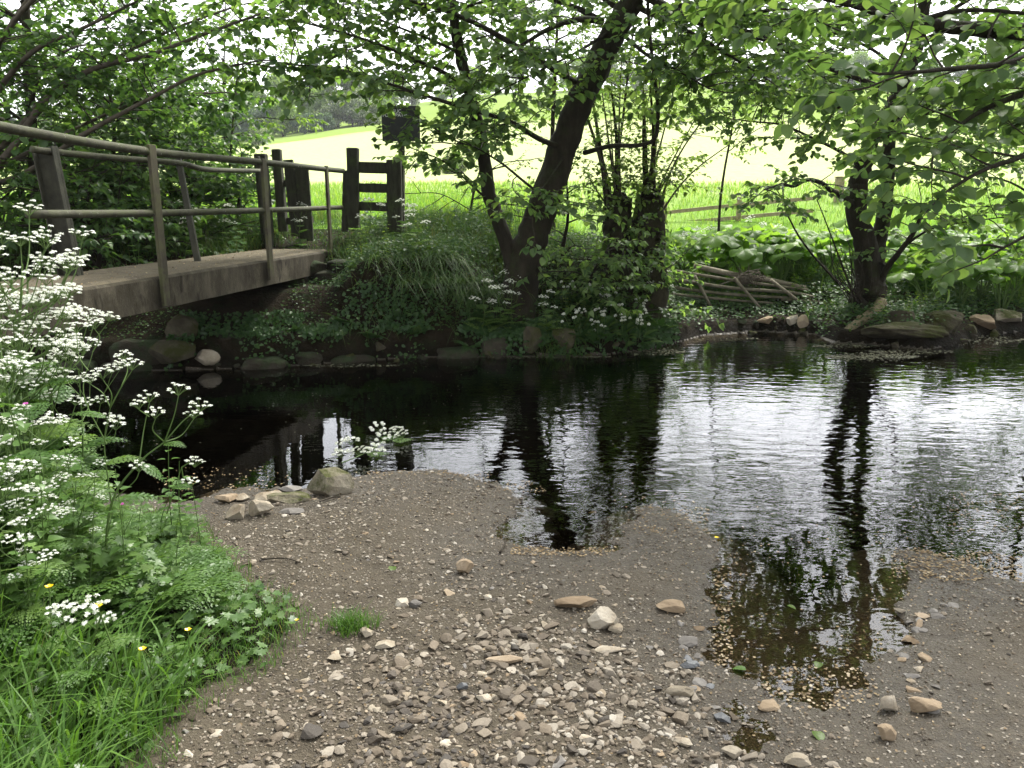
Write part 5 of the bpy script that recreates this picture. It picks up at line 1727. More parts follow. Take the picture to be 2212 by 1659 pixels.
def nettle(h, seed, tpl=LEAF_HEART, size=.075, name="nettle", m='herb'):
    random.seed(seed)
    t = local_thing(name, "nettle", "wild plant")
    g = Geo(); q = catmull([np.zeros(3), np.array([random.gauss(0, .03), random.gauss(0, .03), h * .5]), np.array([random.gauss(0, .06), random.gauss(0, .06), h])], 6)
    tube(g, q, [.004, .0015], 5, .3)
    build("stem", g, M['stem'], t)
    g = Geo(); P_, D_, N_, S_ = [], [], [], []
    nn = int(h / .055)
    for i in range(nn):
        k = .12 + .88 * i / nn
        p = q[min(len(q) - 1, int(k * (len(q) - 1)))]
        a = (i % 2) * 1.57 + random.gauss(0, .3)
        s = size * (1.1 - .6 * k) * random.uniform(.85, 1.15)
        for w in (0, math.pi):
            d = np.array([math.cos(a + w), math.sin(a + w), random.uniform(-.1, .35)])
            P_.append(p + d * .015); D_.append(d); N_.append(np.array([random.gauss(0, .15), random.gauss(0, .15), 1])); S_.append(s)
    leaves(g, P_, D_, N_, S_, tpl, np.clip(RNG.normal(.5 + random.gauss(0, .15), .12, len(P_)), 0, 1))
    build("foliage", g, M[m], t)
    return t


def fern(L, n, seed):
    random.seed(seed)
    t = local_thing("fern", "fern", "fern")
    for i in range(n):
        a = i * 2 * math.pi / n + random.gauss(0, .25)
        g = Geo()
        frond(g, np.zeros(3), np.array([math.cos(a), math.sin(a), random.uniform(.5, 1.2)]), L * random.uniform(.75, 1.1), 13, droop=1.3, wid=.24, sub=4)
        build("frond", g, M['herb_dark'], t)
    return t


def big_leaf(r):
    """A round, wavy, kidney-shaped leaf with a notch at the stalk."""
    na, nr = 22, 4
    v = [(0, 0, 0)]
    ph = random.uniform(0, 6)
    for j in range(1, nr + 1):
        for i in range(na):
            a = -math.pi + .22 + (2 * math.pi - .44) * i / (na - 1)
            rr = r * j / nr * (1 + .08 * math.cos(a)) * (1 + (.05 * math.sin(9 * a + ph) if j == nr else 0))
            z = .16 * r * (j / nr) * math.cos(5 * a + ph) * (j / nr) - .22 * r * (j / nr) ** 2.2 + .05 * r * (j % 2)
            v.append((rr * math.cos(a), rr * math.sin(a), z))
    f4, f3 = [], []
    for i in range(na - 1):
        f3.append((0, 1 + i, 2 + i))
        for j in range(nr - 1):
            a = 1 + j * na + i
            f4.append((a, a + na, a + na + 1, a + 1))
    return np.array(v), [np.array(f4), np.array(f3)]


def butterbur(n, r, h, seed):
    random.seed(seed)
    t = local_thing("butterbur", "butterbur", "wild plant")
    for i in range(n):
        a = i * 2.4 + random.random()
        d = random.uniform(.15, .75) * h
        e = np.array([math.cos(a) * d, math.sin(a) * d, h * random.uniform(.6, 1.05)])
        g = Geo()
        tube(g, catmull([np.array([math.cos(a) * .03, math.sin(a) * .03, 0]), e * [.45, .45, .6], e], 4), [.011, .007], 5, .5)
        v, f = big_leaf(r * random.uniform(.65, 1.15))
        nx = np.array([math.cos(a) * .25 + random.gauss(0, .14), math.sin(a) * .25 + random.gauss(0, .14), 1.0]); nx /= np.linalg.norm(nx)
        x = np.array([math.cos(a), math.sin(a), 0]); x -= nx * (x @ nx); x /= np.linalg.norm(x)
        y = np.cross(nx, x)
        g.add(e + v[:, :1] * x + v[:, 1:2] * y + v[:, 2:] * nx, f, min(1, max(0, random.gauss(.5, .22))), 1)
        build("leaf", g, [M['stem'], M['butterbur']], t)
    return t


def garlic(seed, nf=7, nl=26):
    random.seed(seed)
    t = local_thing("wild_garlic", "wild garlic", "wildflower")
    g = Geo(); P_, D_, N_, S_ = [], [], [], []
    for i in range(nl):
        a = random.uniform(0, 6.28); r = random.uniform(0, .14)
        P_.append((math.cos(a) * r, math.sin(a) * r, random.uniform(0, .1))); el = random.uniform(.2, 1.2)
        D_.append((math.cos(a), math.sin(a), el)); N_.append((-math.cos(a) * .5, -math.sin(a) * .5, 1)); S_.append(random.uniform(.11, .2))
    leaves(g, P_, D_, N_, S_, LEAF_LANCE, width=1.1)
    build("foliage", g, M['herb_dark'], t)
    for i in range(nf):
        a = random.uniform(0, 6.28); r = random.uniform(.02, .17)
        e = np.array([math.cos(a) * r, math.sin(a) * r, random.uniform(.2, .33)])
        g = Geo(); tube(g, catmull([e * [.5, .5, 0], e * [.8, .8, .6], e], 4), .0016, 4, .5)
        c = []; d = []
        for k in range(18):
            z = 1 - 1.35 * (k + .5) / 18; rr = math.sqrt(max(0, 1 - z * z)); th = k * 2.4
            n_ = np.array([rr * math.cos(th), rr * math.sin(th), z]); c.append(e + n_ * .017); d.append(n_)
        leaves(g, c, RNG.normal(size=(18, 3)), d, .0085, FLORET, RNG.random(18), 1)
        build("flower_head", g, [M['stem'], M['white']], t)
    return t


def buttercup(h, seed, top='yellow'):
    random.seed(seed)
    t = local_thing("buttercup", "buttercup", "wildflower")
    e = np.array([random.gauss(0, .03), random.gauss(0, .03), h])
    g = Geo(); tube(g, catmull([np.zeros(3), e * [.3, .3, .55], e], 5), .0016, 4, .5); build("stem", g, M['stem'], t)
    g = Geo()
    a = np.arange(5) * 2 * math.pi / 5 + random.random()
    leaves(g, np.tile(e, (5, 1)), np.stack([np.cos(a), np.sin(a), np.full(5, .9)], 1), np.stack([-np.cos(a), -np.sin(a), np.full(5, .9)], 1), .014, LEAF_ROUND, np.full(5, .6), 0, 1.25)
    build("flower", g, M[top], t)
    return t


def hz(x, y):
    return h1(x, y)


# --- cow parsley drift on the near bank at the left
rngp = np.random.default_rng(5)
CP = Placer([cow_parsley(1.12, 8, 101, R_=.042, fs=.0046), cow_parsley(.98, 8, 102, R_=.042, fs=.0046), cow_parsley(.86, 7, 103, R_=.04, fs=.0046)])
CPG = "cow parsley drift on the near bank"
# (pixel of the flower tops, distance): the plant stands under them
near_cp = [(0, 310, 3.9), (-50, 400, 3.4), (-10, 500, 3.7), (-45, 540, 3.2), (-70, 630, 2.8), (35, 690, 3.5), (0, 770, 2.9), (120, 725, 3.8), (40, 850, 3.0), (135, 985, 3.0), (80, 1010, 2.7), (10, 1070, 2.5), (-60, 900, 2.5), (60, 930, 2.8), (170, 1040, 3.1), (5, 295, 3.9), (35, 335, 4.05), (-15, 425, 3.6), (20, 440, 3.9), (-40, 360, 3.7)]
for (px, py, Y) in near_cp:
    top = P(px, py, Y)
    z0 = hz(top[0], top[1])
    hh = top[2] - z0
    k = 0 if hh > 1.0 else (1 if hh > .8 else 2)
    sc = max(.45, min(1.35, hh / (1.12, .98, .86)[k]))
    CP.put((top[0], top[1], z0), rngp.uniform(0, 6.28), sc, "tall white-flowered cow parsley packed in the drift at the left edge", CPG, k=k)

# the airy plant leaning out over the dark water
random.seed(77)
pb = P(215, 1190, 3.0); pb[2] = hz(pb[0], pb[1])
t = thing("cow_parsley", "airy cow parsley leaning out alone over the dark water", "wildflower", tuple(pb))
g = Geo(); heads = []
Yc = 3.05
def stalk(pts, r0, r1):
    q = catmull([P(x, y, Yc + dz) for (x, y, dz) in pts], 6); tube(g, q, [r0, r1], 5, .5); return q
main = catmull([pb, P(240, 1090, 3.02), P(300, 1000, Yc), P(355, 955, Yc)], 6); tube(g, main, [.006, .003], 6, .5)
for pts, hd in (([(355, 955, 0), (400, 905, 0), (432, 890, .02)], 1), ([(355, 955, 0), (375, 900, -.03), (385, 855, -.03)], 1), ([(300, 1000, 0), (310, 930, .04), (322, 870, .05)], 1), ([(322, 900, .05), (300, 885, .07)], 1),
                ([(355, 955, 0), (392, 940, .06), (418, 905, .08)], 1), ([(355, 955, 0), (330, 930, -.05), (335, 905, -.06)], 1), ([(250, 1075, 0), (290, 1040, -.05), (300, 1020, -.05)], 1), ([(360, 1110, .02), (375, 1060, .02), (392, 1010, .02)], 0), ([(392, 1010, .02), (410, 1000, 0), (420, 1010, 0)], 1), ([(392, 1010, .02), (398, 1040, .03), (412, 1052, .03)], 1),
                ([(240, 1090, 0), (225, 960, .0), (238, 880, 0)], 0), ([(238, 880, 0), (222, 850, .02), (195, 830, .02)], 1), ([(238, 880, 0), (262, 835, 0), (285, 800, 0)], 1), ([(262, 835, 0), (275, 800, .05), (268, 778, .05)], 1), ([(238, 880, 0), (240, 850, -.04), (222, 820, -.04)], 1),
                ([(200, 760, .1), (215, 730, .1), (205, 712, .1)], 1), ([(230, 960, 0), (180, 850, .05), (200, 760, .1)], 0), ([(190, 800, .05), (170, 770, .08), (165, 720, .1)], 1), ([(225, 960, 0), (245, 945, .03), (250, 930, .03)], 1)):
    q = stalk(pts, .0028, .0014)
    if hd: heads.append((q[-1], q[-1] - q[-2]))
build("stem", g, M['stem'], t)
for e, d in heads:
    umbel(e, np.array([d[0] * .5, d[1] * .4, abs(d[2]) + .02]), random.uniform(.03, .043), t, 9, 8, .0046)
for (px, py, dx, dz, L) in ((240, 1085, 1, .3, .2), (225, 1000, 1, .4, .16), (300, 1000, .6, -.3, .13), (355, 957, .8, .2, .1), (232, 900, -.7, .4, .14), (240, 1060, -1, .3, .2), (375, 1050, .5, .2, .1)):
    g = Geo(); frond(g, P(px, py, Yc), np.array([dx, random.gauss(0, .3), dz]), L, 8, droop=.7); build("leaf", g, M['herb'], t)

# small low umbel between the buttercups
CPS = Placer([cow_parsley(.42, 3, 121, .24, 8, 9, .04, .006, 6)])
pf = P(190, 1330, 2.35)
CPS.put((pf[0], pf[1], max(hz(pf[0], pf[1]), pf[2] - .42)), .4, 1, "short cow parsley with small heads low among the buttercup leaves")

# a spray of cow parsley fallen in the stream
random.seed(5)
pb = Z(738, 1000, .03)
t = thing("fallen_umbel_stem", "uprooted cow parsley stem lying in the water above the mossy boulder", "flower stem", tuple(pb))
g = Geo()
q = catmull([pb, Z(775, 985, .05), Z(812, 965, .05), Z(838, 940, .07)], 6); tube(g, q, [.004, .002], 5, .5)
for pts in ([Z(775, 985, .05), Z(755, 965, .09)], [Z(812, 965, .05), Z(800, 985, .04)], [Z(838, 940, .07), Z(820, 930, .1)], [Z(838, 940, .07), Z(872, 945, .03)]):
    tube(g, pts, [.002, .0015], 4, .5)
build("stem", g, M['stem'], t)
for (px, py, z) in ((745, 968, .05), (757, 962, .08), (738, 990, .03), (800, 985, .03), (812, 978, .03), (820, 930, .08), (858, 938, .03), (870, 948, .02), (830, 955, .03), (775, 985, .03)):
    umbel(Z(px, py, z), np.array([random.gauss(0, .5), random.gauss(0, .3), .8]), .055, t, 9, 9, .009)
for (px, py, dx) in ((820, 945, 1), (845, 950, 1), (790, 980, 1)):
    g = Geo(); frond(g, Z(px, py, .02), np.array([dx, .1, .02]), .17, 7, droop=.05); build("leaf", g, M['herb'], t)

# nettles and other broad-leaved stems on the near bank
NT = Placer([nettle(.62, 201), nettle(.5, 202), nettle(.42, 203), nettle(.55, 204, LEAF_LOBED, .075)])
NTG = "nettles and leafy stems on the near bank"
k = 0
while k < 46:
    px = rngp.uniform(-150, 430); py = rngp.uniform(780, 1330)
    q = Z(px, py, .55)
    x, y = q[0], q[1]
    bd = -float(sdist(BANK_POLY, [x], [y])[0])
    if bd < .12 or y > 4.4 or y < 1.75: continue
    sc = (.55 + .5 * min(1, bd / .8)) * rngp.uniform(.75, 1.15)
    if y < 2.5: sc *= .55
    NT.put((x, y, hz(x, y)), rngp.uniform(0, 6.28), sc, "broad-leaved green stem among the weeds of the near bank", NTG, (rngp.normal() * .1, rngp.normal() * .1), k=int(rngp.integers(4)))
    k += 1
for (px, py, hh, kk, lab) in ((400, 1200, .5, 3, "leafy stem standing tallest at the right edge of the near bank weeds"), (375, 1180, .55, 0, "toothed-leaf nettle at the bank edge under the airy cow parsley"), (435, 1185, .36, 3, "small leafy stem nearest the rock cluster"), (465, 1225, .2, 3, "little outlying seedling on the mud right of the bank weeds"), (70, 1385, .4, 0, "large-leaved nettle among the buttercups at the left edge")):
    q = Z(px, py, .1); x, y = q[0], q[1]; z0 = hz(x, y)
    NT.put((x, y, z0), rngp.uniform(0, 6), hh / (.62, .5, .42, .55)[kk], lab, k=kk)
FRP = Geo()


# fine-cut parsley leaves without flowers, low on the near bank
def leafy_parsley(seed):
    random.seed(seed)
    t = local_thing("parsley_plant", "parsley", "wild plant")
    for i in range(7):
        a = i * 2.4 + random.random(); g = Geo()
        frond(g, np.array([0, 0, .02]), np.array([math.cos(a), math.sin(a), random.uniform(.7, 1.5)]), random.uniform(.26, .4), 9, droop=1.4, wid=.4, sub=5)
        build("leaf", g, M['herb'], t)
    return t


PP = Placer([leafy_parsley(301), leafy_parsley(302)])
k = 0
while k < 26:
    px = rngp.uniform(-100, 420); py = rngp.uniform(880, 1230)
    q = Z(px, py, .4); x, y = q[0], q[1]
    if -float(sdist(BANK_POLY, [x], [y])[0]) < .2 or y > 4.3: continue
    PP.put((x, y, hz(x, y)), rngp.uniform(0, 6.28), rngp.uniform(.7, 1.2), "feathery-leaved parsley without flowers among the near bank weeds", "feathery parsley plants on the near bank")
    k += 1

# buttercups: each where it shows
BC = Placer([buttercup(.26, 401)])
for (px, py, Y, lab) in ((98, 1281, 2.45, "yellow buttercup at the left edge beside the bent grass blade"), (245, 1307, 2.4, "wide open yellow buttercup beside the short cow parsley"), (404, 1354, 2.5, "pale yellow buttercup furthest right on the bank"),
                         (330, 1396, 2.35, "small orange-yellow buttercup lowest on the bank"), (634, 1337, 2.75, "tiny yellow buttercup alone in the short grass by the mud")):
    q = P(px, py, Y); z0 = hz(q[0], q[1]); hh = max(.06, q[2] - z0)
    BC.put((q[0], q[1], q[2] - .26 * max(.3, hh / .26) if hh > .08 else z0), rngp.uniform(0, 6), max(.3, hh / .26), lab, k=0)
for (px, py, Y, lab) in ((55, 873, 2.9, "tiny pink flower in the cow parsley drift"), (262, 1090, 2.9, "tiny pink flower beneath the leaning cow parsley")):
    q = P(px, py, Y)
    g = Geo(); tube(g, [q - [0, 0, .2], q], .0012, 3, .5, 1)
    a = np.arange(5) * 1.2566
    leaves(g, np.tile(q, (5, 1)), np.stack([np.cos(a), np.sin(a) * .6, np.full(5, .5)], 1), np.stack([-np.cos(a), -np.sin(a) - .8, np.ones(5)], 1), .01, LEAF_ROUND, np.full(5, .5), 0, 1.2)
    tag(build("pink_flower", g, [M['pink'], M['stem']], base=tuple(q)), lab, "wildflower")

# ------------------------------------------------------------------ near bank ground cover and grass (uncountable)
def on_bank(n, x0, x1, y0, y1, lo=0.0, hi=9, fn=None):
    x, y = scatter(n, x0, x1, y0, y1)
    b = -sdist(BANK_POLY, x, y) + fbm(x * 5, y * 5, 91) * .12
    k = (b > lo) & (b < hi)
    if fn is not None: k &= RNG.random(n) < fn(x, y, b)
    x, y, b = x[k], y[k], b[k]
    return x, y, H(x, y), b


def view_ok(x, y):
    return (y > 1.55) & (x > -.85 * y - .5)


g = Geo()
x, y, z, b = on_bank(36000, -4.2, -.25, 1.5, 4.6, .03, 9, lambda x, y, b: view_ok(x, y) * (.25 + .75 * smooth(b / .25)) * (.35 + .65 * smooth((b - .1) / .5)))
n = len(x)
a = RNG.uniform(0, 6.28, n); hgt = RNG.uniform(.02, .12, n) * (1 + 2.0 * smooth((b - .25) / .7)) * RNG.random(n) ** .6
leaves(g, np.stack([x, y, z + hgt], 1), np.stack([np.cos(a), np.sin(a), RNG.uniform(-.3, .35, n)], 1), np.stack([RNG.normal(0, .3, n), RNG.normal(0, .3, n) - .15, np.ones(n)], 1), RNG.uniform(.02, .052, n) * (1 + .45 * smooth(b / .8)), LEAF_LOBED, np.clip(RNG.normal(.45, .2, n) + hgt * .6, 0, 1))
tag(build("undergrowth", g, M['herb']), "dense carpet of lobed buttercup leaves and weeds on the near bank", "undergrowth", kind="stuff")

g = Geo()
x, y, z, b = on_bank(60000, -3.4, -.1, 1.35, 4.4, -.02, 9, lambda x, y, b: view_ok(x, y) * np.where(b < .35, .9, np.where(y < 2.5, .3, .1)) * (.3 + .7 * smooth((b + .02) / .12)))
n = len(x)
a = RNG.uniform(0, 6.28, n)
hgt = RNG.uniform(.03, .09, n) * (1 + 1.8 * smooth((b - .1) / .5) * (y < 2.6) + .7 * smooth((b - .1) / .5))
blades(g, np.stack([x, y, z - .004], 1), hgt, np.stack([np.cos(a), np.sin(a)], 1) * (hgt * RNG.uniform(.2, 1.0, n))[:, None], RNG.uniform(.0016, .0036, n), RNG.random(n) ** 1.15)
# long coarse blades near the bottom left
n = 420
x, y, z, b = on_bank(6000, -2.2, -.5, 1.5, 2.55, .08, 9, lambda x, y, b: view_ok(x, y) * .5)
n = len(x); a = RNG.normal(.2, 1.6, n); hgt = RNG.uniform(.1, .34, n)
blades(g, np.stack([x, y, z], 1), hgt, np.stack([np.cos(a), np.sin(a)], 1) * (hgt * RNG.uniform(.3, 1.1, n))[:, None], RNG.uniform(.004, .0105, n), RNG.uniform(.3, .85, n))
tag(build("grass", g, M['grass']), "bright green grass fringing the near bank", "grass", kind="stuff")

g = Geo()
c0 = Z(752, 1352, .09)
for k in range(1):
    n = 420
    r = np.minimum(np.abs(RNG.normal(0, .045, n)), .075); a0 = RNG.uniform(0, 6.28, n)
    x = c0[0] + np.cos(a0) * r * 1.5; y = c0[1] + .03 + np.sin(a0) * r; a = RNG.uniform(0, 6.28, n); hgt = RNG.uniform(.03, .1, n)
    blades(g, np.stack([x, y, H(x, y)], 1), hgt, np.stack([np.cos(a), np.sin(a)], 1) * (hgt * RNG.uniform(.2, .9, n))[:, None], RNG.uniform(.002, .004, n), RNG.random(n) * .8)
tag(build("grass_tussock", g, M['grass'], base=tuple(c0)), "separate bright grass tuft growing out of the mud", "grass tuft")

# ------------------------------------------------------------------ far bank
def far_pts(n, x0, x1, y0, y1, fn):
    x, y = scatter(n, x0, x1, y0, y1)
    yf = np.interp(x, far_sh[:, 0], far_sh[:, 1])
    tt = y - yf
    k = RNG.random(n) < fn(x, y, tt)
    x, y, tt = x[k], y[k], tt[k]
    return x, y, H(x, y), tt


def on_deck(x, y):
    cx = BR_A[0] + BR_D[0] * (y - BR_A[1]) / BR_D[1]
    return (x > cx - BR_W - .05) & (x < cx + .05) & (y < BR_A[1] + 7.3)


# mossy creeping herbs over bank and wall tops
g = Geo()
x, y, z, tt = far_pts(90000, -7, 7.5, 8.4, 13.2, lambda x, y, t: (t > .05) * (~on_deck(x, y)) * np.where(x < -2.2, .3 + .5 * (t < .9), np.where(x < -.9, .35 + .5 * (t > .8), .9)) * smooth(t / .25) * np.where((x > 1.2) & (t < .5), .3, 1))
n = len(x); a = RNG.uniform(0, 6.28, n); hh = RNG.uniform(0, .05, n) + RNG.random(n) ** 2 * np.where(x < -2.0, .05, np.where((x > 1.6) & (x < 3.9), .03, .16))
leaves(g, np.stack([x, y, z + hh + .01], 1), np.stack([np.cos(a), np.sin(a) - .4, RNG.uniform(-.5, .5, n)], 1), np.stack([RNG.normal(0, .4, n), RNG.normal(0, .4, n) - .4, np.ones(n)], 1), RNG.uniform(.015, .05, n) * np.where(x < -2.0, .75, 1.15), LEAF_SMALL, RNG.random(n), width=1.2)
# trailing growth hanging down the steep face to the water
n = 24000
x = RNG.uniform(-3.6, 2.1, n); yf = np.interp(x, far_sh[:, 0], far_sh[:, 1])
tt = RNG.random(n) ** 1.3 * .5 + .02
k = RNG.random(n) < np.clip(.12 + 2.6 * fbm(x * 2.9, tt * 4, 95) + .3 * smooth((x + 2.2) / 1.2), 0, 1) * np.where(tt < .1, .35, 1)
x, yf, tt = x[k], yf[k], tt[k]; n = len(x)
z = H(x, yf + tt); a = RNG.uniform(0, 6.28, n)
pos = np.stack([x, yf + tt - RNG.uniform(0, .07, n), z + RNG.uniform(0, .06, n)], 1)
leaves(g, pos, np.stack([np.cos(a) * .6, -np.abs(np.sin(a)), RNG.uniform(-1.1, .1, n)], 1), np.stack([RNG.normal(0, .4, n), -np.ones(n), RNG.uniform(.2, 1.2, n)], 1), RNG.uniform(.014, .06, n), LEAF_SMALL, RNG.random(n) * .7, width=1.1)
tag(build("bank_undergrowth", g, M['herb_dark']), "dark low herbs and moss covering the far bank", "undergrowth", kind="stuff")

# rank grass on the bank top
g = Geo()
x, y, z, tt = far_pts(62000, -7.5, 9, 9.3, 14.5, lambda x, y, t: (~on_deck(x, y)) * np.where(x < .2, (t > np.where(x < -2, 1.6, 1.0)) * (.9 - .4 * (x < -4)), (t > .9) * np.where(x > 2.0, .18, .6)))
n = len(x); a = RNG.uniform(0, 6.28, n); hgt = RNG.uniform(.1, .34, n)
cxp = BR_A[0] + BR_D[0] * (y - BR_A[1]) / BR_D[1]
onp = (x > cxp - BR_W) & (x < cxp + .1)
hgt = np.where(onp, hgt * .35, hgt)
blades(g, np.stack([x, y, z - .01], 1), hgt, np.stack([np.cos(a), np.sin(a) - .2], 1) * (hgt * RNG.uniform(.2, .9, n))[:, None], RNG.uniform(.004, .008, n), RNG.random(n))
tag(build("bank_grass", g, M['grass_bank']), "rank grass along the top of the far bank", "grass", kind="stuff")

g = Geo()
x, y = scatter(64000, -14, 24, 13.6, 34, lambda x, y: np.clip(1.25 - (y - 13) / 26, .2, 1) * (abs(x) < .75 * y + 1))
z = H(x, y); n = len(x); a = RNG.uniform(0, 6.28, n); hgt = RNG.uniform(.12, .3, n)
blades(g, np.stack([x, y, z - .01], 1), hgt, np.stack([np.cos(a), np.sin(a)], 1) * (hgt * RNG.uniform(.2, .8, n))[:, None], RNG.uniform(.006, .014, n) * (.6 + y / 25), RNG.random(n))
tag(build("meadow_grass", g, M['field_grass']), "lush bright meadow grass beyond the stile", "grass", kind="stuff")


def tussock(name, label, c, n, spread, L, mtl, hang):
    g = Geo()
    x = c[0] + RNG.normal(0, spread[0], n); y = c[1] + RNG.normal(0, spread[1], n)
    z = np.maximum(H(x, y), c[2] - .15)
    a = RNG.normal(-1.57, 1.5, n)
    hgt = RNG.uniform(.3, 1.15, n) * L
    ln = hgt * RNG.uniform(.6, 1.3, n) * hang
    blades(g, np.stack([x, y, z], 1), hgt * .62, np.stack([np.cos(a), np.sin(a)], 1) * ln[:, None], RNG.uniform(.006, .011, n), np.clip(RNG.beta(2, 2.2, n), 0, 1), curl=2.4)
    return tag(build(name, g, mtl, base=tuple(c)), label, "grass tussock")


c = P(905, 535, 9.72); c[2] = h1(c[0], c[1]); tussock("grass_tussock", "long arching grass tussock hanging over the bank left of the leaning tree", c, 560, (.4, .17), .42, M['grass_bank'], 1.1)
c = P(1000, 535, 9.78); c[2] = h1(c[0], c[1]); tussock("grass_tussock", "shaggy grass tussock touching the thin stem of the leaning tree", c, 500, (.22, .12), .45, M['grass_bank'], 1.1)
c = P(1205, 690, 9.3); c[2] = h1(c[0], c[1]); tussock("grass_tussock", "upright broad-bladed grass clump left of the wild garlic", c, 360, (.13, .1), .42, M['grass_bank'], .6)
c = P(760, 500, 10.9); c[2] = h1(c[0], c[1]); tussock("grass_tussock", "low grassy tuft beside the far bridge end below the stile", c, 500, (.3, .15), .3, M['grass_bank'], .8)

# dead and green grass strands trailing over the face
g = Geo()
n = 1500
x = RNG.uniform(-2.0, .9, n); yf = np.interp(x, far_sh[:, 0], far_sh[:, 1]); tt = RNG.uniform(.15, 1.1, n)
k = RNG.random(n) < np.clip(.3 + 3 * fbm(x * 2.2, tt * 2, 97), 0, 1)
x, yf, tt = x[k], yf[k], tt[k]; n = len(x); hgt = RNG.uniform(.1, .3, n); a = RNG.normal(-1.57, .8, n)
blades(g, np.stack([x, yf + tt, H(x, yf + tt)], 1), hgt * .5, np.stack([np.cos(a), np.sin(a)], 1) * (hgt * RNG.uniform(.8, 1.4, n))[:, None], RNG.uniform(.004, .008, n), RNG.random(n), curl=2.2)
tag(build("trailing_grass", g, M['grass_bank']), "green and dead grass strands trailing down the steep far bank", "grass", kind="stuff")

# ferns
FN = Placer([fern(.32, 9, 501), fern(.26, 8, 502)])
for (px, py, lab, sc) in ((1030, 700, "spreading fern on the bank face left of the dark upright rock", 1.15), (985, 655, "fern highest on the bank below the hanging tussock", .9), (795, 745, "bright fern hanging over the low wall at the waterline", .85), (640, 722, "small fern on the ledge under the bridge end", .6), (1065, 715, "fern leaning to the right beside the leaning tree's foot", .9), (960, 690, "fern at the left of the ferny patch on the bank", .8), (905, 730, "small fern low above the waterline stones", .7), (860, 690, "fern in the middle of the steep bank below the tussock", .8), (730, 700, "fern just right of the bridge end on the bank", .7), (1100, 660, "fern tucked under the leaning trunk", .9), (1010, 745, "drooping fern touching the low dark rock", .8)):
    q = P(px, py, 9.3)
    for _ in range(5):
        yf = np.interp(q[0], far_sh[:, 0], far_sh[:, 1]); best = min(np.linspace(yf + .05, yf + 1.6, 40), key=lambda yy: abs(P(px, py, yy)[2] - h1(P(px, py, yy)[0], yy)))
        q = P(px, py, best)
    FN.put((q[0], q[1], h1(q[0], q[1]) + .03), rngp.uniform(0, 6), sc, lab, tilt=(.45, 0))


def far_on_bank(px, py, lo=.05, hi=2.6):
    """Where the view ray through this pixel meets the far bank."""
    q = P(px, py, 10)
    yf = np.interp(q[0], far_sh[:, 0], far_sh[:, 1])
    yy = np.linspace(yf + lo, yf + hi, 60)
    pts = np.array([P(px, py, v) for v in yy])
    k = int(np.argmax(pts[:, 2] <= H(pts[:, 0], pts[:, 1]))) 
    if not (pts[:, 2] <= H(pts[:, 0], pts[:, 1])).any(): k = int(np.argmin(pts[:, 2] - H(pts[:, 0], pts[:, 1])))
    p = pts[k]; p[2] = h1(p[0], p[1]); return p


GP = Placer([garlic(601), garlic(602), garlic(603)])
for (px, py) in [(1235, 640), (1265, 655), (1290, 640), (1310, 665), (1335, 655), (1270, 690), (1300, 700), (1330, 690), (1360, 680), (1385, 700), (1400, 665), (1420, 690), (1345, 715), (1250, 715), (1290, 730), (1375, 720)]:
    q = far_on_bank(px, py + 22)
    GP.put(tuple(q), rngp.uniform(0, 6.28), rngp.uniform(.85, 1.2), "wild garlic clump with round white heads on the mound below the stumps", "wild garlic on the mound below the two stumps", tilt=(.3, 0))

FP = Placer([cow_parsley(.85, 6, 701, .3, 7, 8, .05, .010, 6), cow_parsley(.6, 4, 702, .3, 7, 8, .05, .010, 7)])
for (px, py, Y, k, sc, lab) in ((905, 470, 10.2, 1, 1, "cow parsley flowering above the hanging grass tussock"), (1105, 560, 9.6, 0, .8, "cow parsley flowering in front of the leaning tree's foot"), (1040, 640, 9.4, 1, 1, "cow parsley low on the ferny bank"), (1075, 600, 9.5, 1, .9, "cow parsley beside the thin stem's base on the bank"),
                               (1395, 540, 10.5, 0, .9, "cow parsley in front of the thicker stump"), (1440, 545, 10.9, 0, .8, "cow parsley by the left end of the pole hurdle"), (640, 420, 11.3, 0, .75, "cow parsley flowering against the broken gate"), (790, 430, 11.3, 1, 1.1, "cow parsley flowering at the foot of the stile"),
                               (875, 425, 11.5, 1, 1, "cow parsley right of the stile's thick post"), (420, 520, 10.6, 0, .8, "cow parsley behind the footbridge's middle post"), (490, 500, 10.9, 1, 1, "cow parsley behind the far bridge end"), (1540, 520, 14.2, 0, 1.1, "cow parsley rising in front of the giant leaves"), (1480, 540, 13.6, 0, 1, "cow parsley at the left of the giant leaf bed"),
                               (1690, 500, 15.5, 0, 1.2, "cow parsley in the middle of the giant leaf bed"), (1990, 560, 12.5, 0, 1, "cow parsley right of the twin-trunked tree"), (2090, 600, 12.2, 0, .9, "cow parsley at the right edge among big leaves"), (1740, 560, 12.9, 1, 1.2, "cow parsley left of the twin-trunked tree"), (1180, 640, 9.5, 1, .8, "dry-looking cow parsley left of the garlic mound"), (1640, 470, 18, 0, 1.3, "cow parsley under the rail fence")):
    q = P(px, py, Y); z0 = h1(q[0], q[1])
    FP.put((q[0], q[1], z0), rngp.uniform(0, 6.28), sc * 1.0, lab, k=k)

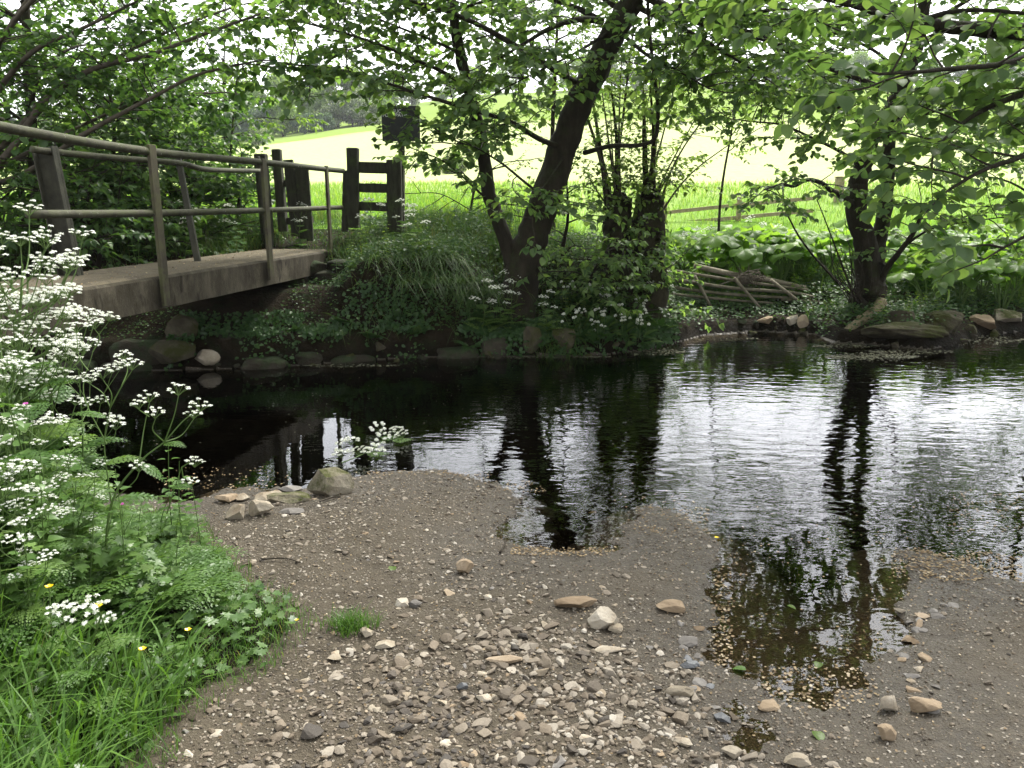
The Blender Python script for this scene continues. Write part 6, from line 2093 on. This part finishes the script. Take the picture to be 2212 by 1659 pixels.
BB = Placer([butterbur(10, .215, .72, 801), butterbur(9, .235, .8, 802), butterbur(11, .19, .62, 803)])
BBG = "butterbur in the bed beyond the pole hurdle"
k = 0
spots = []
while k < 110:
    y = rngp.uniform(12.6, 19.0)
    x = rngp.uniform(.195 * y - .2, .62 * y + .3)
    if y < 13.2 and x < 3.0: continue
    if any((x - a) ** 2 + (y - b_) ** 2 < .2 for a, b_ in spots): continue
    spots.append((x, y))
    BB.put((x, y, h1(x, y)), rngp.uniform(0, 6.28), rngp.uniform(.75, 1.15), "butterbur with huge round leaves in the bed beyond the pole hurdle", BBG, (.1 * rngp.normal(), .1 * rngp.normal()))
    k += 1
for (px, py, Y, lab) in ((2080, 600, 11.8, "butterbur with drooping leaves above the dark boulder at the right"), (2170, 620, 11.8, "butterbur at the right edge above the smooth pale rock"), (2010, 615, 11.9, "butterbur right beside the twin-trunked tree's foot"), (2130, 560, 12.4, "tallest butterbur at the far right of the bank"), (2210, 560, 12.3, "butterbur cut by the right edge of the view")):
    q = P(px, py, Y)
    BB.put((q[0], q[1], h1(q[0], q[1])), rngp.uniform(0, 6.28), 1.0, lab)

# broad-leaved herbs on the bank, each a plant
BH = Placer([nettle(.5, 901, LEAF_HEART, .1, "leafy_herb", 'herb_dark'), nettle(.42, 902, LEAF_LOBED, .1, "leafy_herb", 'herb_dark'), nettle(.6, 903, LEAF_HEART, .085, "leafy_herb", 'leaf_light')])
k = 0
while k < 190:
    px = rngp.uniform(720, 2260); py = rngp.uniform(440, 690)
    Y = rngp.uniform(9.5, 13.4)
    x = P(px, py, Y)[0]
    yf = np.interp(x, far_sh[:, 0], far_sh[:, 1]); t_ = Y - yf
    if t_ < .35 or (x < -2.0 and t_ < 1.7) or (1.6 < x < 3.9 and Y < 12.6): continue
    BH.put((x, Y, h1(x, Y)), rngp.uniform(0, 6.28), rngp.uniform(.5, 1.0), "broad-leaved herb growing on the far bank", "broad-leaved herbs on the far bank", (rngp.normal() * .15, rngp.normal() * .15), k=int(rngp.integers(3)))
    k += 1
k = 0
while k < 60:
    x = rngp.uniform(-8.5, -3.0); y = rngp.uniform(8.9, 12.5)
    if on_deck(np.array([x]), np.array([y]))[0] or (x > -3.4 and y > 10.8): continue
    BH.put((x, y, h1(x, y)), rngp.uniform(0, 6.28), rngp.uniform(.7, 1.5), "dark leafy herb behind the footbridge", "leafy herbs behind the footbridge", (rngp.normal() * .15, rngp.normal() * .15), k=int(rngp.integers(2)))
    k += 1

# ------------------------------------------------------------------ hill: hedges and trees far off, each a tree of its own
def crown_proto(h, w, n, size, kind, seed, m):
    """A far tree: trunk with forking limbs, crown of leaf clumps gathered on uneven lobes."""
    random.seed(seed); r2 = np.random.default_rng(seed)
    t = local_thing("field_tree", "tree", "tree")
    g = Geo(); tube(g, catmull([np.zeros(3) - [0, 0, .3], np.array([.1, 0, h * .3]), np.array([-.1, .1, h * .75])], 6), [h * .03, h * .008], 7, rough=.1)
    lob = []
    for i in range(16 if kind == 'round' else 22):
        if kind == 'round':
            z = r2.uniform(.18, .95); rad = w * .5 * math.sqrt(max(.05, 1 - ((z - .52) / .52) ** 2)) * r2.uniform(.45, .95); s = w * r2.uniform(.14, .24)
        else:
            z = .08 + .9 * i / 22; rad = w * .5 * (1 - z * .85) * r2.uniform(.3, .8); s = w * .22 * (1.1 - .7 * z)
        a = i * 2.4 + r2.uniform(0, 1)
        c = np.array([math.cos(a) * rad, math.sin(a) * rad, z * h]); lob.append((c, s))
        tube(g, [np.array([0, 0, max(.2, z * .6) * h]), c], [h * .01, h * .003], 4)
    build("trunk", g, M['bark'], t)
    g = Geo(); P_ = []
    per = n // len(lob)
    for c, s in lob:
        v = r2.normal(size=(per, 3)); v /= np.linalg.norm(v, axis=1, keepdims=True)
        P_.append(c + v * (s * r2.random((per, 1)) ** .4) * [1, 1, .8])
    P_ = np.concatenate(P_); k = len(P_)
    d = r2.normal(size=(k, 3)); nn = P_ - [0, 0, h * .45]; nn = nn / np.linalg.norm(nn, axis=1, keepdims=True) + r2.normal(0, .5, (k, 3)) + [0, 0, .3]
    leaves(g, P_, d, nn, r2.uniform(.6, 1.3, k) * size, LEAF_SMALL, r2.random(k))
    build("crown", g, M[m], t)
    return t


FT = Placer([crown_proto(9, 9, 5200, .5, 'round', 1, 'far_leaf'), crown_proto(7, 8, 4600, .45, 'round', 2, 'far_bloom'), crown_proto(11, 8, 5200, .55, 'round', 3, 'far_leaf'), crown_proto(13, 7, 6000, .45, 'cone', 4, 'far_dark'), crown_proto(8, 9, 4600, .5, 'round', 5, 'far_dark')])
def far_tree(px, py_base, Y, hpx, k, lab, group=None):
    q = P(px, py_base, Y); z0 = h1(q[0], Y)
    hpx = hpx * 1.2
    hh = (9, 7, 11, 13, 8)[k]
    FT.put((q[0], Y, z0 - .3), rngp.uniform(0, 6.28), hpx * pxm(Y) / hh, lab, group, k=k)


far_tree(680, 250, 185, 125, 3, "dark blue-green conifer rising highest above the hillside hedge")
far_tree(612, 296, 150, 72, 2, "light green rounded tree at the lower left of the hillside hedge")
far_tree(572, 290, 160, 92, 0, "mid-green tree at the left end of the hillside hedge")
far_tree(640, 285, 165, 98, 0, "green tree in the hedge below the dark conifer")
far_tree(730, 275, 165, 105, 2, "tallest round tree right of the dark conifer")
far_tree(762, 270, 160, 62, 1, "white-blossomed hawthorn in the hillside hedge above the field")
far_tree(705, 278, 158, 40, 1, "white-blossomed hawthorn under the dark conifer")
far_tree(800, 268, 165, 92, 0, "round tree in the hedge just left of the footpath sign")
far_tree(795, 262, 158, 42, 1, "white-blossomed hawthorn nearest the footpath sign")
far_tree(660, 292, 150, 38, 4, "low dark bush at the foot of the hillside hedge")
far_tree(700, 285, 152, 34, 4, "low dark bush under the blossoming hawthorns")
far_tree(545, 296, 150, 62, 4, "dark low tree at the far left of the hedge")
far_tree(560, 332, 120, 34, 1, "small blossoming thorn alone at the bottom of the hill field")
for i in range(46):
    px = -120 + i * 54 + rngp.uniform(-16, 16)
    if 530 < px < 830: continue
    Y = rngp.uniform(215, 262) if px > 830 else rngp.uniform(150, 200)
    far_tree(px, 250, Y, rngp.uniform(36, 66), int(rngp.choice([0, 1, 2, 4])), "round-headed tree in the long hedge along the top of the field", "trees along the hillside hedge")
for i in range(60):
    px = rngp.uniform(-200, 2400); Y = rngp.uniform(300, 560)
    far_tree(px, 220, Y, rngp.uniform(16, 34), int(rngp.choice([0, 2, 4, 0])), "distant tree scattered on the far hillside", "trees scattered on the far hillside")
far_tree(980, 360, 46, 40, 1, "hawthorn bush in the field behind the thin stem")


# ------------------------------------------------------------------ haze over the valley
me = bpy.data.meshes.new("haze")
x0, x1, y0_, y1, z0, z1 = -430, 430, -4, 905, -3, 125
me.from_pydata([(x, y, z) for x in (x0, x1) for y in (y0_, y1) for z in (z0, z1)], [], [(0, 1, 3, 2), (4, 6, 7, 5), (0, 4, 5, 1), (2, 3, 7, 6), (0, 2, 6, 4), (1, 5, 7, 3)])
mh, nt, out = mat("haze")
pv_ = nd(nt, "ShaderNodeVolumePrincipled", Density=.0003, Anisotropy=.3)
pv_.inputs["Color"].default_value = (.9, .94, 1, 1)
nt.links.new(pv_.outputs[0], out.inputs["Volume"])
me.materials.append(mh)
ho = bpy.data.objects.new("haze", me); C.objects.link(ho); tag(ho, kind="stuff")
